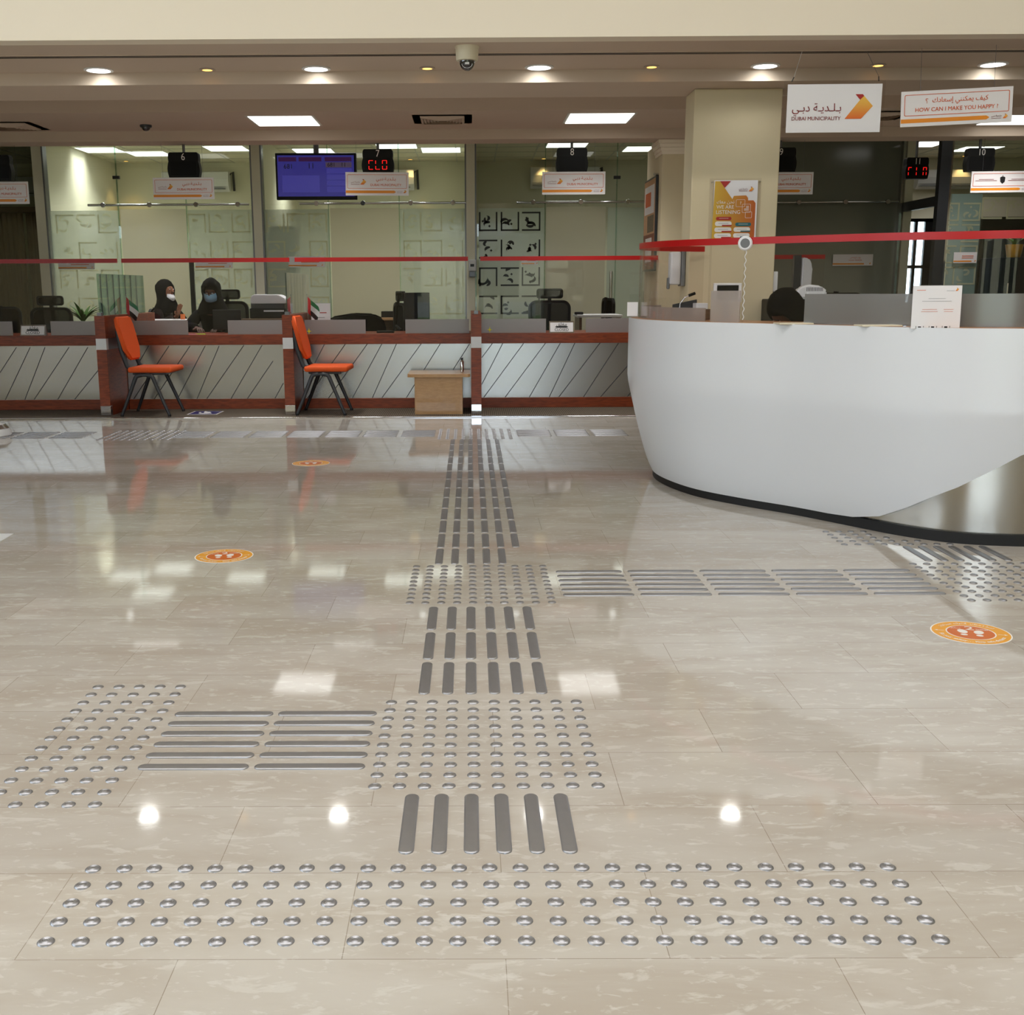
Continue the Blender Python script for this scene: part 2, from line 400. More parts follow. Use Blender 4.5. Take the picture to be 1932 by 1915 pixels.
# ================================================================== STRUCTURE
XL, XR = -9.0, 9.5
Y_BACK, Y_REAR = -5.0, 18.3
Z1, Z3, ZO = 2.588, 2.73, 3.23
Y1, YB0, YB1, YF2, YF3, YS = 6.51, 7.44, 8.0, 9.97, 11.09, 11.42
ZB, ZS = 2.511, 2.634
YG = 15.2
struct(MB().box(XL, XR, Y_BACK, 10.36, -.1, 0).build('floor', 'marble_tiles'))
o = MB().box(XL, XR, 10.36, Y_REAR, -.1, .004).build('floor_carpet', 'carpet'); struct(o)
o = MB().box(XL, XR, 10.335, 10.375, 0, .012, .004).build('trim_1', 'chrome'); struct(o)
mb = MB().box(XL-.2, XL, Y_BACK, Y_REAR, 4.5, 5).box(XL-.2, XL, Y_BACK, Y_REAR, 0, 2.3).box(XL-.2, XL, 4.6, Y_REAR, 2.3, 4.5)  # unseen upper openings added to let daylight in from the left
for y in (Y_BACK, -2.2, .1, 2.4): mb.box(XL-.2, XL, y, y+.12, 2.3, 4.5)
struct(mb.build('wall_left', 'wall_paint'))
struct(MB().box(XR, XR+.2, Y_BACK, Y_REAR, 0, 5).build('wall_right', 'wall_paint'))
# rear wall with a window opening at the right
wx0, wx1 = py(1704, 500, Y_REAR).x, py(1757, 500, Y_REAR).x
wz1 = py(1730, 412, Y_REAR).z; wz0 = .9
mb = MB().box(XL, wx0, Y_REAR, Y_REAR+.2, 0, ZO+.2).box(wx1, XR, Y_REAR, Y_REAR+.2, 0, ZO+.2).box(wx0, wx1, Y_REAR, Y_REAR+.2, wz1, ZO+.2).box(wx0, wx1, Y_REAR, Y_REAR+.2, 0, wz0)
struct(mb.build('wall_rear', 'office_wall'))
wm = (wx0+wx1)/2
win = MB()
for a, b, c, d in ((wx0, wx1, wz0, wz0+.05), (wx0, wx1, wz1-.05, wz1), (wx0, wx0+.05, wz0, wz1), (wx1-.12, wx1, wz0, wz1), (wm-.06, wm-.01, wz0, wz1), (wx0, wx1, 1.5, 1.55)):
    win.box(a, b, Y_REAR+.06, Y_REAR+.12, c, d)
wo_ = win.build('window_1', 'black_plastic'); struct(wo_)
p = MB().box(wx0+.04, wx1-.1, Y_REAR+.08, Y_REAR+.09, wz0+.04, wz1-.04).build('window_pane', 'clear_glass', wo_)
# front of the hall, behind the camera: glazed bays
DX0, DX1 = -1.4, 3.0
mb = MB().box(XL, DX0, Y_BACK-.3, Y_BACK, 0, 5.2).box(DX1, XR, Y_BACK-.3, Y_BACK, 0, 5.2).box(DX0, DX1, Y_BACK-.3, Y_BACK, 3.6, 5.2)
struct(mb.build('wall_front', 'wall_paint'))
mb = MB().box(DX0, DX1, Y_BACK-.2, Y_BACK-.12, 2.5, 2.58)
for x in (DX0, -.35, .75, 1.85, DX1-.08): mb.box(x, x+.08, Y_BACK-.2, Y_BACK-.12, 0, 3.6)
struct(mb.build('door_1', 'charcoal_frame'))
struct(MB().box(XL-.2, XR+.2, Y_BACK-.3, Y1+.2, 5, 5.2).build('ceiling_hall', 'fascia_paint'))
# fascia and stepped ceilings
struct(MB().box(XL, XR, Y1, Y1+.12, Z1, 5.0).build('wall_fascia', 'fascia_paint'))
mb = MB().box(XL, XR, Y1+.12, YB0, Z1, Z1+.15)                   # downlight ceiling
struct(mb.build('ceiling_downlights', 'ceiling_paint'))
struct(MB().box(XL, XR, YB0, YB1, ZB, ZO).build('ceiling_beam', 'ceiling_paint'))
struct(MB().box(XL, XR, YB1, YF2, ZO, ZO+.2).build('ceiling_coffer', 'ceiling_paint'))
struct(MB().box(XL, XR, YF2, YF3, Z3, ZO).build('ceiling_panels', 'ceiling_paint'))
struct(MB().box(XL, XR, YF3, YS, ZS, ZO+.2).build('ceiling_soffit', 'ceiling_paint'))
struct(MB().box(XL, XR, YS, Y_REAR+.2, ZO, ZO+.2).build('ceiling_offices', 'office_wall'))
mb = MB()
for i in range(34):
    x = XL+.4+i*.6
    if x < XR: mb.box(x-.01, x+.01, YS+.02, Y_REAR, ZO-.006, ZO)
for i in range(12): mb.box(XL, XR, YS+.3+i*.6-.01, YS+.3+i*.6+.01, ZO-.006, ZO)
struct(mb.build('trim_2', 'tile_grid'))
# linear slot in the downlight ceiling
ys = 6.935
mb = MB().use('ceiling_paint').box(XL, XR, ys-.035, ys+.035, Z1-.006, Z1)
mb.use('black_plastic')
for k in range(3): mb.box(XL, XR, ys-.024+k*.02-.004, ys-.024+k*.02+.004, Z1-.0075, Z1-.006)
struct(mb.build('trim_3'))
# outdoors behind the camera and behind the rear window
struct(MB().box(-40, 40, -40, Y_BACK-.3, -.3, -.12).build('floor_lawn', 'lawn'))
struct(MB().box(-14, 14, -9, Y_BACK-.3, -.12, -.05).build('floor_terrace', 'paving'))
struct(MB().box(-22, XL-.2, Y_BACK-.3, 20, -.3, -.12).build('floor_sidewalk', 'paving'))
struct(MB().box(-6, 30, Y_REAR+.2, 40, -.3, -.1).build('floor_yard', 'paving'))

# what stands outside the entrance (seen mirrored in the glass)
t = thing('building', 'tan building across the lawn, seen only mirrored in the office glass', 'building', (0, -34, -.12))
MB().box(-22, 26, -8, 0, 0, 4.0).build('walls', 'pale_facade', t)
for k in range(9): MB().box(-20+k*5, -17.5+k*5, -.0, .05, 1.0, 3.0).build('window', 'dark_glass_film', t)
MB().box(-22.3, 26.3, -8.3, .3, 4.0, 4.3).build('roof_edge', 'paving', t)
for k in range(5):
    t = thing('outdoor_bench', 'white metal bench outside the entrance, seen only mirrored', 'bench', (-1.6+k*1.5, -10.5-.8*(k % 2), -.12), .25, 'mirrored outdoor benches')
    MB().box(-.6, .6, -.2, .2, .40, .44, .01).build('seat', 'white_plastic', t); MB().box(-.6, .6, .2, .24, .5, .95, .01).build('backrest', 'white_plastic', t)
    for sx in (-.5, .5): MB().box(sx-.03, sx+.03, -.2, .24, 0, .40).box(sx-.03, sx+.03, .18, .24, .4, .9).build('leg', 'grey_metal', t)

# columns
cx0, cx1 = py(1303, 400, 7.7).x, py(1466, 400, 7.7).x
o = MB().box(cx0, cx1, 7.7, 8.0, 0, ZB-.001, .006).build('wall_column', 'column_paint'); struct(o)
k0 = py(1246, 400, 11.25).x
o = MB().box(k0, k0+1.1, 11.22, 12.15, 0, ZS-.001).build('wall_pier', 'column_paint'); struct(o)
mb = MB()
for i, (d, z) in enumerate(((.05, 0), (.035, -.035), (.02, -.07), (.01, -.10))): mb.box(k0-d, k0+1.1, 11.22-d, 11.6, ZS-.03+z-.005, ZS-.0015+z)
struct(mb.build('trim_4', 'fascia_paint'))
# office glass line: pillars
PX = [py(x, 430, YG).x for x in (83, 489, 888)]
for i, (x, wd) in enumerate(zip(PX, (.13, .115, .115))):
    t = struct(MB().box(x-wd/2, x+wd/2, YG-.08, YG+.08, 0, ZO).build('wall_mullion', 'office_wall'))
    e = MB().box(x+wd/2, x+wd/2+.022, YG-.08, YG+.06, 0, ZO).build('mullion_trim', 'grey_metal', t)
    if i: MB().box(x-wd/2-.02, x-wd/2, YG-.08, YG+.06, 0, ZO).build('mullion_trim', 'grey_metal', t)
# partitions between the offices
for x in PX:
    struct(MB().box(x-.05, x+.05, YG+.08, Y_REAR, 0, ZO).build('wall_partition', 'office_wall'))

# ================================================================== LAMPS
def panel_light(x, y, z, label, group, power=PANEL_W, spread=115):
    t = thing('ceiling_panel_light', label, 'light', (x, y, z), 0, group)
    mb = MB(); ring2d(mb, [(-.31,-.31),(.31,-.31),(.31,.31),(-.31,.31)], [(-.285,-.285),(.285,-.285),(.285,.285),(-.285,.285)], 0, .012)
    me = mb; f = me.build('frame', 'tile_grid', t); f.data.transform(Matrix.Rotation(PI/2, 4, 'X')); f.data.transform(Matrix.Translation((0, 0, -.001)))
    MB().box(-.285, .285, -.285, .285, -.006, -.002).build('diffuser', 'panel_glow', t)
    area_lamp('panel_lamp', (0, 0, -.02), .56, .56, power, parent=t, spread=spread)
    return t
for x, y, lb in ((537, 228, 'square ceiling light panel between the small black dome camera and the air vent'),
                 (1130, 223, 'square ceiling light panel left of the cream column, in front of the counters'),
                 (1926, 226, 'square ceiling light panel behind the hanging question sign at right')):
    p = pz(x, y, Z3); panel_light(p.x, p.y, Z3, lb, 'square light panels in the ceiling before the counters', 12)
names = {190: 'leftmost square light panel in the office ceiling above the frosted glass', 281: 'square office ceiling light panel just left of counter display six',
         427: 'square office ceiling light panel just right of counter display six', 592: 'square office ceiling light panel above the wall television',
         748: 'square office ceiling light panel above counter display seven', 832: 'square office ceiling light panel right of counter display seven',
         1070: 'square office ceiling light panel behind the pole of counter display eight', 1215: 'square office ceiling light panel beside the pier right of display eight',
         1737: 'square office ceiling light panel behind the pole of display eleven', 1843: 'square office ceiling light panel above counter display ten'}
for x, y in ((190,283),(281,290),(427,280),(592,285),(748,275),(832,283),(1070,273),(1215,281),(1737,272),(1843,281)):
    p = pz(x, y, ZO); panel_light(p.x, p.y, ZO, names[x], 'square light panels in the office ceiling', PANEL_W)
for k, (x, y) in enumerate(((285,1228),(660,1228),(460,1250),(1132,1228),(290,1117),(1500,1228),(1800,1228))):
    p = pz(x, y, -ZO); panel_light(p.x, p.y, ZO, 'square ceiling light panel over the staff area, seen only mirrored in the floor', 'mirrored light panels over the staff', PANEL_W)
def downlight(x, y, z, label, group, r=.075, glow='downlight_glow', power=6, spot=None, col=(1,1,.97)):
    t = thing('downlight', label, 'light', (x, y, z), 0, group)
    MB().lathe([(r+.018, -.001), (r+.018, -.006), (r, -.008), (r, -.001)], 28).build('rim', 'white_plastic' if r > .05 else 'chrome', t, 40)
    MB().lathe([(r, -.004), (r*.7, -.002), (0, -.002)], 28).build('lamp', glow, t)
    l = bpy.data.lights.new('downlight_lamp', 'SPOT'); l.energy = power; l.spot_size = spot or 2.6; l.spot_blend = .6; l.shadow_soft_size = r*.8; l.color = col
    o = bpy.data.objects.new('downlight_lamp', l); C.objects.link(o); o.parent = t; o.location = (0, 0, -.012)
    return t
yd = pz(1018, 119, Z1).y
for i, px_ in enumerate((-250, 173, 593, 1018, 1443, 1866)):
    x = pz(px_, 124, Z1).x if px_ > 0 else pz(173, 124, Z1).x - 1.32
    lab = ('white round downlight %s' % ('above the reception desk left of the hanging logo board' if px_ == 1443 else 'above the hanging question sign' if px_ == 1866 else
           'right of the dome camera' if px_ == 1018 else 'left of the dome camera' if px_ == 593 else 'in the ceiling at far left')) if px_ > 0 else 'white round downlight just outside the left edge'
    downlight(x, yd + .12, Z1, lab, 'white round downlights in the front ceiling', .074, power=3.5, spot=3.0)
for px_, lab in ((381, 'small amber spotlight in the ceiling between the two leftmost downlights'), (805, 'small amber spotlight just left of the dome camera'),
                 (1232, 'small amber spotlight above the cream column'), (1657, 'small amber spotlight above the logo board')):
    p = pz(px_, 122, Z1); downlight(p.x, yd+.12, Z1, lab, 'small amber spotlights in the front ceiling', .032, 'amber_glow', 1.2, 1.6, (1,.75,.4))
for k, px_ in enumerate((270, 637, 1005, 1372, 1740)):
    p = pz(px_, 1585, -ZO); downlight(p.x, p.y, ZO, 'round downlight up in the coffer, seen only mirrored in the floor', 'mirrored downlights in the coffer', .06, power=14, spot=1.9)
for k, px_ in enumerate((55, 240, 422, 610, 797, 975, 1160)):
    p = pz(px_, 1168, -ZO); downlight(p.x, 14.5, ZO, 'round downlight over the office glass, seen only mirrored in the floor', 'mirrored downlights before the office glass', .05, power=5, spot=1.9)
# warm spots inside the offices, washing the rear wall and the air conditioners
for x, lab in ((243, 'warm spotlight washing the office wall left of display six'), (775, 'warm spotlight over the air conditioner behind display seven'),
               (1025, 'warm spotlight over the air conditioner behind display eight'), (1812, 'warm spotlight over the air conditioner behind display ten')):
    p = py(x, 330, Y_REAR-.22)
    downlight(p.x, Y_REAR-.32, ZO, lab, 'warm office spotlights', .035, 'amber_glow', 13, 1.3, (1,.62,.22))
# unseen hall ceiling lamps, added to brighten the hall and the fascia
for k in range(6):
    t = panel_light(-5+k*2, 2.2, 5.0, 'unseen square hall ceiling panel added to brighten the hall and fascia', 'added hall ceiling panels', 36, 170)

# ================================================================== CEILING FITTINGS
def vent(px_, py_, label):
    p = pz(px_, py_, Z3); t = thing('air_vent', label, 'vent', (p.x, p.y, Z3), 0, 'square ceiling air vents')
    def fr(ro, ri, z0, z1):
        mb = MB(); ring2d(mb, [(-ro,-ro),(ro,-ro),(ro,ro),(-ro,ro)], [(-ri,-ri),(ri,-ri),(ri,ri),(-ri,ri)], z0, z1); return mb
    o = fr(.27, .20, 0, .008).build('frame', 'ceiling_paint', t); o.data.transform(Matrix.Rotation(PI/2, 4, 'X'))
    MB().box(-.2, .2, -.2, .2, -.002, -.0005).build('duct', 'ceiling_paint', t)
    for k, r in enumerate((.178, .15, .122, .094, .066, .038)):
        mb = MB(); a = [(-r,-r),(r,-r),(r,r),(-r,r)]; b = [(-r-.022,-r-.022),(r+.022,-r-.022),(r+.022,r+.022),(-r-.022,r+.022)]
        va = [mb.bm.verts.new((x, y, -.020)) for x, y in a]; vb = [mb.bm.verts.new((x, y, -.004)) for x, y in b]
        for i in range(4): mb.face([va[i], va[(i+1)%4], vb[(i+1)%4], vb[i]])
        mb.build('louvre', 'ceiling_paint', t)
vent(835, 225, 'square ceiling air vent between the two square light panels')
vent(22, 238, 'square ceiling air vent at the far left')
vent(1655, 218, 'square ceiling air vent partly hidden behind the hanging logo board')
def dome_cam(p, R, label, small=False):
    t = thing('dome_camera', label, 'camera', p)
    if not small:
        MB().lathe([(0,0),(R,0),(R,-.006),(R*.94,-.012),(R*.90,-R*.95),(R*.86,-R*1.08),(R*.62,-R*1.12),(0,-R*1.12)], 36).build('housing', 'camera_shell', t, 40)
        MB().lathe([(R*.64*math.cos(a), -R*1.12-R*.72*math.sin(a)) for a in [k*PI/2/9 for k in range(10)]], 32).build('lens_dome', 'dome_dark', t, 180)
        MB().box(-.012, .012, -R*.66-.003, -R*.66+.01, -R*1.45, -R*1.3).build('lens', 'white_plastic', t)
        mb = MB()
        for k in range(13):
            a = PI+ (k+.5)*PI/13*1; mb.sphere((R*.42*math.cos(a), -R*.52, -R*1.38+R*.34*math.sin(a)), .0025, .0025, .0025, 6)
        mb.build('led_ring', 'white_plastic', t)
    else:
        MB().lathe([(0,0),(R,0),(R,-.015),(R*.9,-.022),(0,-.022)], 24).build('housing', 'charcoal_frame', t, 40)
        MB().lathe([(R*.72*math.cos(a), -.022-R*.6*math.sin(a)) for a in [k*PI/2/7 for k in range(8)]], 24).build('lens_dome', 'dome_dark', t, 180)
p = pz(881, 84, Z1); dome_cam((pz(881, 84, Z1).x, pz(881, 84, Z1).y+.06, Z1), .072, 'cream dome security camera hanging from the front ceiling')
p = pz(275, 236, Z3); dome_cam((p.x, p.y, Z3), .055, 'small black dome camera on the ceiling left of the light panels', True)
p = pz(1117, 106, Z1)

# ================================================================== OFFICE GLASS LINE (Y = 15.2)
def gz(y, x=600, Y=YG): return py(x, y, Y).z
def gx(x, y=430, Y=YG): return py(x, y, Y).x
def motif(mb, cx, cz, s, rng):
    """one square of broad pen strokes: a frame and a few swashes"""
    h = s/2; t = s*.085
    side = rng.choice('lrbt')
    for nm, (a, b, c, d) in dict(l=(-h,-h+t,-h,h), r=(h-t,h,-h,h), b=(-h,h,-h,-h+t), t=(-h,h,h-t,h)).items():
        if nm == side or rng.random() < .2: continue
        mb.box(cx+a, cx+b, 0, .002, cz+c, cz+d)
    for k in range(3):
        x0, z0 = cx+rng.uniform(-.3,.1)*s, cz+rng.uniform(-.3,.3)*s; R = s*rng.uniform(.15,.34); a0 = rng.uniform(0, 2*PI); sw = rng.uniform(1.6, 3.6); N = 12; wd = s*.14
        pts = []
        for i in range(N+1):
            u = i/N; a = a0+sw*u; rr = R*(1-.35*u); wq = wd*math.sin(PI*min(.97, u+.12))+.002
            pts.append((x0+rr*math.cos(a), z0+rr*.8*math.sin(a), wq, a))
        va = []; 
        for (x, z, wq, a) in pts:
            x = max(cx-h, min(cx+h, x)); z = max(cz-h, min(cz+h, z))
            va.append((mb.bm.verts.new((x-wq/2*math.cos(a), 0, z-wq/2*math.sin(a))), mb.bm.verts.new((x+wq/2*math.cos(a), 0, z+wq/2*math.sin(a)))))
        for i in range(N): mb.face([va[i][0], va[i+1][0], va[i+1][1], va[i][1]])
    for k in range(rng.choice((0,1,2))):
        x0, z0 = cx+rng.uniform(-.3,.3)*s, cz+rng.uniform(-.35,.35)*s; q = s*.07
        mb.face([mb.bm.verts.new(v) for v in ((x0-q,0,z0),(x0,0,z0-q),(x0+q,0,z0),(x0,0,z0+q))])
def glass_front(label, x0, x1, films, plain, motifs, rail, joints, knobs, Y=YG, pane='office_glass'):
    t = thing('glass_partition', label, 'glass wall', (0, Y, 0), 0, 'glass fronts of the offices')
    X0, X1 = gx(x0, Y=Y), gx(x1, Y=Y)
    MB().box(X0, X1, -.005, .005, .05, ZO).build('pane', pane, t)
    ft = gz(395, Y=Y)
    for a, b in films: MB().box(gx(a, Y=Y), gx(b, Y=Y), -.010, -.008, .06, ft).build('frosted_film', 'frost_film', t)
    for a, b in plain: MB().box(gx(a, Y=Y), gx(b, Y=Y), -.010, -.008, .06, gz(393, Y=Y)).build('frosted_film', 'frost_plain', t)
    for k, (xs, rows, mat, seed) in enumerate(motifs):
        rng = random.Random(seed); mb = MB()
        for x in xs:
            for r in rows: motif(mb, gx(x, Y=Y), gz(r, Y=Y), .25, rng)
        o = mb.build('calligraphy', mat, t); o.location = (0, -.014, 0)
    if rail:
        r0, r1, ry = rail; z = gz(ry, (r0+r1)/2, Y)
        r = MB().tube([(gx(r0, Y=Y), -.07, z), (gx(r1, Y=Y), -.07, z)], .016, 10).build('sliding_rail', 'chrome', t, 60)
        for kx in knobs:
            MB().lathe([(0,-.02),(.03,-.02),(.034,-.012),(.034,.012),(.03,.02),(0,.02)], 16, Matrix.Translation((gx(kx, Y=Y), -.085, z)) @ Matrix.Rotation(PI/2, 4, 'X')).build('roller', 'chrome', r, 40)
    for j in joints:
        MB().box(gx(j, Y=Y)-.006, gx(j, Y=Y)+.006, -.016, .012, .06, ZO).build('glass_joint', 'green_edge', t)
        MB().box(gx(j, Y=Y)-.045, gx(j, Y=Y)+.045, -.03, .012, gz(338, j, Y), gz(332, j, Y)).build('hinge_clip', 'charcoal_frame', t)
    return t
R3 = (420, 472, 524, 577)
glass_front('brown curtained office glass front at the far left', -180, 78, [], [], [], None, (), ())
glass_front('office glass front with frosted calligraphy bands around counter six', 92, 482, [(97, 226), (356, 480)], [(229, 353)],
            [((124, 164, 203), R3, 'film_motif', 3), ((372, 412, 455), R3, 'film_motif', 5)], (172, 474, 387), (226, 354), (201, 288, 375, 453))
glass_front('office glass front with frosted calligraphy bands behind the television', 497, 881, [(497, 622), (755, 880)], [(624, 753)],
            [((520, 559, 600), R3, 'film_motif', 7), ((778, 817, 857), R3, 'film_motif', 9)], (568, 879, 384), (621, 754), (600, 687, 776, 855))
glass_front('office glass front with black calligraphy squares behind counter eight', 900, 1226, [(903, 1027), (1146, 1226)], [(1030, 1142)],
            [((921, 962, 1002), R3, 'print_black', 11)], (974, 1222, 382), (1028, 1162), (1005, 1094, 1182))
glass_front('dark smoked glass office front right of the cream column', 1440, 1694, [], [], [], (1440, 1688, 382), (), (1501, 1588, 1667), pane='smoke_film')
# vertical pull handle on the sliding door of counter eight's office
hx = gx(1151, 545); o = MB().tube([(hx, YG-.07, gz(580)), (hx, YG-.07, gz(515))], .022, 10)
o.tube([(hx, YG-.07, gz(572)), (hx, YG, gz(572))], .01, 8).tube([(hx, YG-.07, gz(523)), (hx, YG, gz(523))], .01, 8)
tag(o.build('door_handle', 'chrome', None, 60), 'vertical chrome pull handle on the sliding glass door right of office chair eight', 'handle')
# side glass at the right with its black door frame
XD, YD = gx(1770, Y=14.0), 14.0
t = thing('glass_partition', 'black framed glass office front at the far right, blue frosted', 'glass wall', (0, 14.0, 0), 0)
MB().box(XD-.05, XD+.08, -.05, .05, 0, ZO).build('frame_post', 'charcoal_frame', t)
MB().box(XD+.08, XD+.10, -.05, .04, 0, ZO).build('post_trim', 'chrome', t)
hz = py(1768, 377, 14.0).z
MB().box(XD-.03, XD+.03, .05, 1.2, hz-.07, hz+.05).build('door_header', 'charcoal_frame', t)
MB().box(XD+.1, XR, -.005, .005, .05, ZO).build('pane', 'office_glass', t)
MB().box(gx(1775, Y=14.0)+.1, gx(1848, Y=14), -.010, -.008, .06, py(1800, 366, 14).z).build('frosted_film', 'blue_film', t)
MB().box(gx(1848, Y=14.0), gx(2030, Y=14), -.010, -.008, py(1900, 409, 14).z, py(1900, 372, 14).z).build('frosted_film', 'frost_plain', t)
mb = MB(); rng = random.Random(21)
for x in (1868, 1915): motif(mb, gx(x, Y=14), py(x, 393, 14).z, .26, rng)
o = mb.build('calligraphy', 'film_motif', t); o.location = (0, -.014, 0)
mb = MB()
for x in (1790, 1830):
    for y in (400, 440, 480, 520): motif(mb, gx(x, Y=14), py(x, y, 14).z, .22, rng)
o = mb.build('calligraphy', 'film_motif', t); o.location = (0, -.014, 0)
struct(MB().box(gx(1698), gx(1698)+.11, YG-.08, YG+.08, 0, ZO).build('wall_mullion', 'office_wall'))
struct(MB().box(gx(1690), gx(1690)+.03, YG-.09, YG+.06, 0, ZO).build('trim_5', 'chrome'))
# dark wardrobe behind the right-hand glass
t = thing('cabinet', 'dark wooden cabinet behind the glass at the far right', 'cabinet', (0, 15.4, 0))
a, b = gx(1852, Y=15.4), gx(2000, Y=15.4); zt = py(1880, 409, 15.4).z
MB().box(a, b, 0, .5, 0, zt, .01).build('body', 'black_plastic', t); MB().box(a-.02, b+.02, -.02, .5, zt, zt+.05).build('top', 'brown_wood', t)
MB().box((a+b)/2-.08, (a+b)/2-.06, -.03, 0, 1.2, 1.6).build('handle', 'chrome', t)

# office interiors
def aircon(x0, x1, y0, y1, label, Y=Y_REAR):
    t = thing('air_conditioner', label, 'air conditioner', (py((x0+x1)/2, 340, Y).x, Y-.025, 0), 0, 'wall air conditioners in the offices')
    wdt = py(x1, 340, Y).x-py(x0, 340, Y).x; z0, z1 = py((x0+x1)/2, y1, Y).z, py((x0+x1)/2, y0, Y).z; h = z1-z0
    mb = MB(); P = [(0, z0+.02), (-.10, z0), (-.19, z0+h*.28), (-.21, z0+h*.6), (-.19, z1-.01), (-.15, z1), (0, z1)]
    a = [mb.bm.verts.new((-wdt/2, y, z)) for y, z in P]; b = [mb.bm.verts.new((wdt/2, y, z)) for y, z in P]
    mb.face(a); mb.face(b[::-1])
    for i in range(len(P)): mb.face([a[i], b[i], b[(i+1)%len(P)], a[(i+1)%len(P)]])
    mb.build('body', 'white_plastic', t)
    MB().box(-wdt/2+.03, wdt/2-.06, -.2, -.12, z0+h*.12, z0+h*.15).build('air_slot', 'grey_metal', t)
    MB().tube([(wdt/2-.02, -.04, z1-.05), (wdt/2+.05, -.04, z1+.0), (wdt/2+.06, -.04, z0+.02)], .02, 8).build('pipe', 'charcoal_frame', t)
aircon(-60, 76, 336, 372, 'white wall air conditioner in the dim office at far left')
aircon(312, 436, 326, 364, 'white wall air conditioner behind the hanging sign of counter six')
aircon(655, 782, 322, 361, 'white wall air conditioner behind the hanging sign of counter seven')
aircon(1000, 1128, 317, 357, 'white wall air conditioner behind the hanging sign of counter eight')
aircon(1722, 1862, 322, 358, 'white wall air conditioner behind displays ten and eleven')
# far-left curtains and the brown cupboard
for a, b, lb in ((-80, 27, 'brown curtain left of the dark seam in the far-left office'), (31, 80, 'brown curtain right of the dark seam in the far-left office')):
    mb = MB(); n = 40; xa, xb = gx(a), gx(b); Yc = YG+.35
    va = []
    for i in range(n+1):
        x = xa+(xb-xa)*i/n; y = Yc+.03*math.sin(i*1.7); va.append([mb.bm.verts.new((x, y, .05)), mb.bm.verts.new((x, y, gz(395)))])
    for i in range(n): mb.face([va[i][0], va[i+1][0], va[i+1][1], va[i][1]])
    tag(mb.build('curtain', 'curtain', None, 180), lb, 'curtain')
tag(MB().box(gx(-80), gx(84), YG+.25, YG+.45, gz(395), gz(384), .01).build('curtain_rail_box', 'brown_wood'), 'brown pelmet above the curtains in the far-left office', 'pelmet')
t = thing('cupboard', 'tall brown wooden cupboard standing behind the frosted film below the television', 'cupboard', (0, YG+.5, 0))
a, b = PX[1]+.062, py(556, 450, YG+.5).x; zc = py(520, 427, YG+.5).z
MB().box(a, b, 0, .45, 0, zc, .006).build('body', 'brown_wood', t)
for k in range(2):
    d = MB().box(a+.02+k*(b-a-.03)/2, a+(b-a-.03)/2*(k+1), -.018, 0, .1, zc-.03, .003).build('door', 'brown_wood', t)
    MB().box(a+(b-a)/2-.04+k*.06, a+(b-a)/2-.025+k*.06, -.03, -.018, 1.0, 1.15).build('handle', 'chrome', d)
# dark upright strip by the calligraphy of office six
tag(MB().box(gx(353, Y=14.6), gx(361, Y=14.6), 14.6, 14.64, .01, py(357, 492, 14.6).z).build('door_edge_strip', 'black_plastic'), 'black vertical edge strip on the sliding glass beside the masked woman', 'strip')

